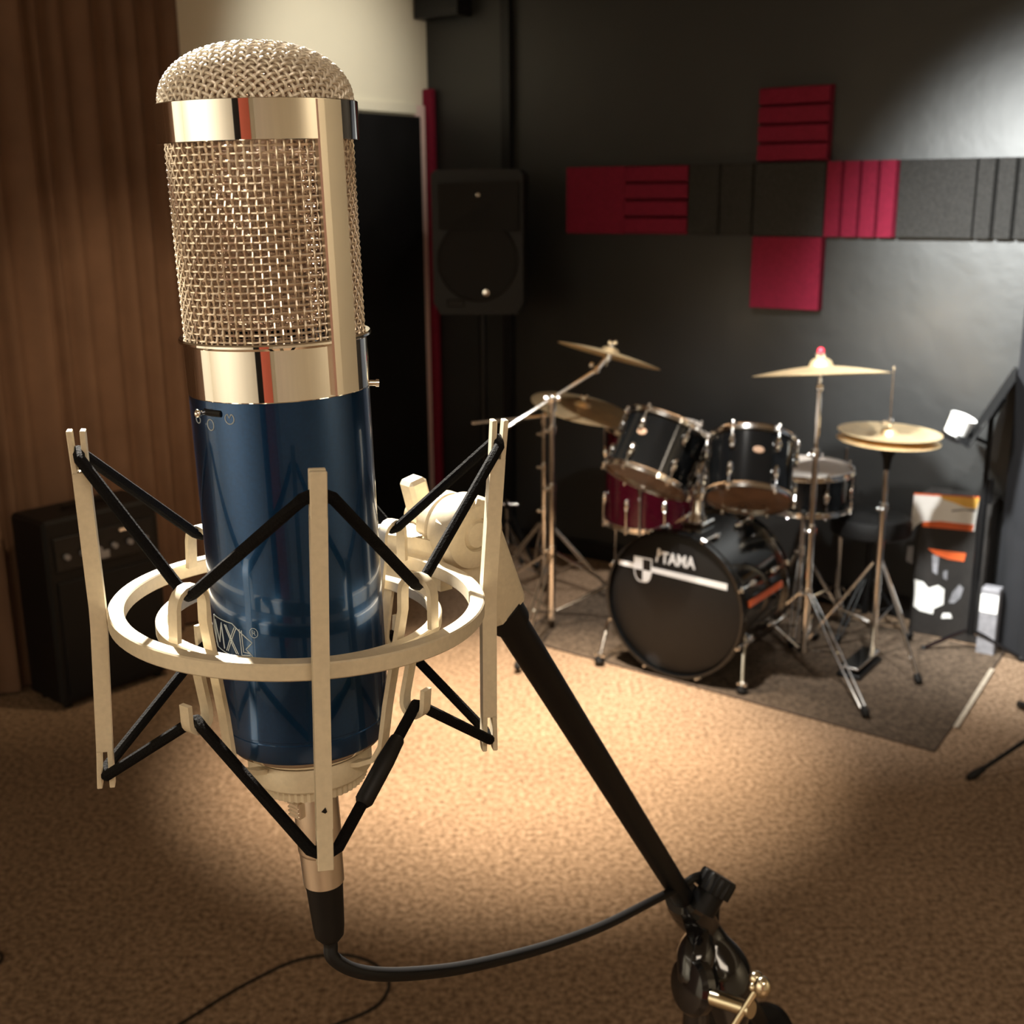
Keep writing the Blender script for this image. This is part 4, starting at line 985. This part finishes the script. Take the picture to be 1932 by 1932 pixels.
for p, wx, wy in ((SP(150, .0675, .0085), .015, .0035), (SP(150, .0675, .0085).lerp(S0, .35), .0095, .0045), (S0.lerp(SP(150, .0675, .0085), .35), .0065, .0075), (S0, .0060, .0110)):
    T = tang(150) if wx > .012 else tt_; B = fwd_
    for a, b in ((-1, -1), (1, -1), (1, 1), (-1, 1)): vs.append(p + T * wx * a + B * wy * b)
fs = [(4 * i + j, 4 * i + (j + 1) % 4, 4 * i + 4 + (j + 1) % 4, 4 * i + 4 + j) for i in range(3) for j in range(4)] + [(0, 1, 2, 3), (15, 14, 13, 12)]
yk.add(vs, fs, True); o = yk.build('yoke', M['mount'], smt); fix_normals(o)
MB().lathe(S0, AXS, [(.0001, -.0075), (.0120, -.0075), (.0134, -.0062), (.0134, -.0010), (.0125, 0), (.0134, .001), (.0134, .0030), (.0001, .0035)], 40).build('knuckle', M['mount'], smt)
MB().lathe(S0 + AXS * .0035, AXS, [(.0001, .0), (.0135, .0), (.0150, .0012), (.0150, .0085), (.0138, .0115), (.0105, .0128), (.0068, .0128), (.0064, .0110), (.0001, .0110)], 48).build('knuckle_disc', M['mount'], smt)
MB().lathe(S0 + AXS * .0146, AXS, [(.0001, .0024), (.0050, .0020), (.0061, .0004), (.0061, -.001)], 32).build('pivot_cap', M['mount'], smt)
kb_ = S0 - AXS * .0075
mb = MB(); mb.lathe(kb_, -AXS, [(.0075, 0), (.0075, .004), (.0060, .010), (.0062, .016), (.0001, .0165)], 24)
wv = (Z * .9 + fwd_ * .2).normalized()
for sg in (-1, 1):
    tip = kb_ - AXS * .013 + wv * .0165 * sg
    mb.obox((kb_ - AXS * .012 + tip) / 2, (tip - kb_ + AXS * .012) / 2, wv.cross(AXS) * .0045, AXS * .0045, .0015)
mb.build('wing_knob', M['mount'], smt)
BT = P(944, 1142, .503)
Dc = S0 + AXS * .009; sd = (BT - Dc); sl_ = sd.length; sd.normalize(); sx = AXS - sd * AXS.dot(sd); sx.normalize(); sy = sd.cross(sx)
vs = []
for t, wx, wy in ((-.0125, .0050, .0085), (-.006, .0056, .0135), (.012, .0060, .0128), (sl_ - .006, .0078, .0100), (sl_, .0078, .0096)):
    for a, b in ((-1, -.75), (-.75, -1), (.75, -1), (1, -.75), (1, .75), (.75, 1), (-.75, 1), (-1, .75)): vs.append(Dc + sd * t + sx * wx * a + sy * wy * b)
fs = [(8 * i + j, 8 * i + (j + 1) % 8, 8 * i + 8 + (j + 1) % 8, 8 * i + 8 + j) for i in range(4) for j in range(8)] + [list(range(8)), list(range(32, 40))[::-1]]
mb = MB(); mb.add(vs, fs); o = mb.build('socket', M['mount'], smt); fix_normals(o)

# ------------------------------------------------------------------ boom microphone stand
BL = P(1300, 1712, .800); bd = (BL - BT).normalized()
bst_base = V((P(1318, 1930, .815).x, P(1318, 1930, .815).y, 0))
bst = thing('boom_stand', bst_base, 'black boom stand with a diagonal tube rising to the microphone', 'microphone stand')
MB().cyl(BT - bd * .004, BL + bd * .02, .0073, n=24).build('boom_tube', M['black'], bst)
MB().cyl(BT - bd * .001, BT + bd * .012, .0090, n=24).build('tube_collar', M['black'], bst)
MB().cyl(BL + bd * .018, BL + bd * .34, .0070, n=20).build('rear_boom', M['black'], bst)
cwt = MB().lathe(BL + bd * .33, bd, [(.0001, 0), (.020, 0), (.024, .005), (.024, .055), (.018, .062), (.0001, .062)], 28).build('counterweight', M['black'], bst)
# clutch: sleeve round the boom, neck, twin teardrop discs
MB().lathe(BL - bd * .022, bd, [(.0074, 0), (.0118, .001), (.0132, .012), (.0132, .034), (.0118, .046), (.0074, .047)], 32, closed=True).build('clutch_sleeve', M['gloss'], bst)
KN = P(1350, 1668, .783); kax = camdir(.50, -.84, .12)
mb = MB(); n = 36; vs = []
ku = kax.orthogonal().normalized(); kv = kax.cross(ku)
for h, rr2 in ((-.006, .0), (-.006, 1), (.005, 1), (.0065, .92), (.0065, 0)):
    for i in range(n):
        r = (.0126 if i % 2 else .0117) * rr2; g = 2 * pi * i / n; vs.append(KN + kax * h + (ku * math.cos(g) + kv * math.sin(g)) * r)
fs = [(n * j + i, n * j + (i + 1) % n, n * j + n + (i + 1) % n, n * j + n + i) for j in range(4) for i in range(n)]
mb.add(vs, fs); mb.cyl(KN - kax * .006, KN - kax * .020, .0095); mb.build('clutch_knob', M['black'], bst)
C1 = P(1312, 1858, .785); dx = camdir(-.88, -.10, -.46)
mb = MB(); mb.tube(bez([BL - bd * .004, P(1327, 1752, .81), P(1345, 1795, .812), P(1362, 1845, .812), P(1372, 1895, .812), P(1374, 1935, .815)], 5), [.0135] * 3 + [.0125, .0118, .0115, .0118, .0125, .0135, .0150, .0168, .0184, .0198, .0208, .0214, .0215, .0212, .0205, .0195, .018, .017, .016, .015, .014, .013, .012], 20)
o = mb.build('clutch_body', M['gloss'], bst)
mb = MB(); mb.lathe(C1 - dx * .004, dx, [(.0001, 0), (.017, 0), (.0195, .002), (.0200, .008), (.0175, .0115), (.011, .013), (.0001, .0135)], 36)
mb.tube(bez([P(1322, 1770, .80), P(1314, 1800, .792), C1 + dx * .003], 5), [.010, .0105, .011, .012, .0125, .013, .013, .012, .011, .010, .008], 16)
mb.build('clutch_disc', M['gloss'], bst)
pz = V((bst_base.x, bst_base.y, 0)); ptop_ = P(1318, 1892, .812)
MB().cyl(V((pz.x, pz.y, ptop_.z)), V((pz.x, pz.y, .80)), .0085, n=20).build('upper_tube', M['black'], bst)
MB().cyl(V((pz.x, pz.y, .83)), V((pz.x, pz.y, .06)), .0115, n=20).build('lower_tube', M['black'], bst)
MB().cyl(V((pz.x, pz.y, .80)), V((pz.x, pz.y, .87)), .0165, n=20).build('height_clutch', M['black'], bst)
mb = MB(); mb.tube([V((pz.x, pz.y, ptop_.z + .03)), V((pz.x, pz.y, ptop_.z - .02))], [.0095, .0115], 20); mb.build('pole_socket', M['gloss'], bst)
for a in (95, 215, 335):
    e = pz + dirz(a) * .34 + Z * .014; lg = MB().tube([pz + Z * .16, e], .0075, 10).build('leg', M['black'], bst); MB().tube([e.lerp(pz + Z * .16, .06), e + (e - pz - Z * .16).normalized() * .01], [.011, .012], 12).build('rubber_foot', M['rubber'], lg)
MB().cyl(V((pz.x, pz.y, .13)), V((pz.x, pz.y, .19)), .02).build('leg_hub', M['black'], bst)
# brass T bolt
t0 = P(1345, 1882, .765); t1_ = P(1417, 1905, .745)
mb = MB(); mb.cyl(t0, t1_, .0052, n=20); mb.cyl(t1_, t1_ + (t1_ - t0).normalized() * .0005, .0056); o = mb.build('tension_bolt', M['brass'], bst, label='pale brass T-handle bolt')
hA = P(1430, 1862, .74); hB = P(1378, 1945, .75)
mb = MB(); mb.cyl(hA, hB, .0024, n=12); mb.sphere(P(1426, 1845, .74), .0046, n=14); mb.sphere(P(1438, 1862, .735), .0056, (1, 1, 1.3), n=14); mb.sphere(P(1421, 1862, .738), .0030, n=10); mb.build('bolt_handle', M['brass'], bst)

# ------------------------------------------------------------------ microphone cable with XLR plug
XO = V((.0008, 0, 0)) + Rv * .0006
def XC(s): return MC(s) + Rv * (.0006 + (s - .145) * .018)
cab = thing('microphone_cable', XC(.21), 'black cable with silver connector plugged into the microphone base', 'cable')
def xl(prof, name, mt, n=40, label=None):
    U_ = (XC(.145) - XC(.2)).normalized(); return MB().lathe(XC(.145), U_, [(r, .145 - s) for r, s in prof], n).build(name, mt, cab, label=label)
xl([(.0001, .1395), (.0083, .1395), (.0085, .1405), (.0085, .1700), (.0083, .1712), (.0081, .1715), (.0078, .1850), (.0076, .1853), (.0001, .1853)], 'plug_shell', M['satin'])
xl([(.0001, .1850), (.0074, .1852), (.0070, .1880), (.0061, .2050), (.0056, .2090), (.0040, .2112), (.0030, .2120), (.0001, .2120)], 'strain_relief', M['rubber'])
lp = XC(.150) + (Fv * math.cos(math.radians(-50)) + Rv * math.sin(math.radians(-50))) * .0092; le = (lp - XC(.150)).normalized(); lt = UP.cross(le)
mb = MB(); mb.obox(lp, le * .0016, lt * .0030, UP * .0035, .0006)
for k in range(4): mb.obox(lp + le * .0017 + UP * (-.0024 + .0016 * k), le * .0003, lt * .0028, UP * .0003)
mb.build('release_latch', M['satin'], cab)
pts = [XC(.209), XC(.214), P(628, 1806, .459), P(662, 1828, .462), P(715, 1838, .47), P(790, 1836, .49), P(870, 1826, .52), P(960, 1806, .555), P(1050, 1780, .60), P(1140, 1746, .655), P(1225, 1703, .725), P(1285, 1672, .768), P(1312, 1655, .778), P(1336, 1652, .800), P(1348, 1672, .826), P(1350, 1720, .838), P(1345, 1800, .845), P(1335, 1900, .85), V((pz.x + .0, pz.y + .018, 1.05)), V((pz.x + .016, pz.y + .016, .6)), V((pz.x + .02, pz.y + .02, .25)), V((pz.x + .09, pz.y + .05, .02)), V((pz.x + .25, pz.y - .05, .004)), V((pz.x + .30, pz.y - .35, .004))]
MB().tube(bez(pts, 8), .0028, 12).build('cord', M['rubber'], cab)

# ------------------------------------------------------------------ added panels seen only as reflections, in place of whoever holds the camera
def rear(name, uo, hwid, h0, h1, mt, label, cat):
    c = RW(uo, VR - .02, (h0 + h1) / 2); o = MB().obox(c, d * hwid, nin * .018, Z * ((h1 - h0) / 2), .004).build(name, mt, loc=RW(uo, VR - .02, h0)); tag(o, label, cat)
# stand-in panels put straight behind the camera to shape the chrome reflection
ucam = (V((0, 0, 0)) - V((O0.x, O0.y, 0))).dot(d)
def usee(deg):   # where a ray leaving the microphone backwards, deg to picture-left, meets the rear wall
    o_ = V((-.0778, .396, 0)); r_ = V((-math.sin(math.radians(deg)), -math.cos(math.radians(deg)), 0))
    t = ((RW(0, VR) - o_).dot(nin)) / r_.dot(nin); q = o_ + r_ * t; return (q - V((O0.x, O0.y, 0))).dot(d)
ua_, ub2 = usee(-2), usee(9); uc_ = usee(16)
rear('reflection_panel', (ua_ + ub2) / 2, abs(ua_ - ub2) / 2, 0.3, 2.3, M['salmon'], 'added salmon panel behind the camera, reflection stand-in for a lit hand', 'panel')
rear('reflection_panel', (ub2 + uc_) / 2, abs(ub2 - uc_) / 2 - .002, 0.2, 2.4, M['blackpaint'], 'added black panel behind the camera, reflection stand-in for the person there', 'panel')
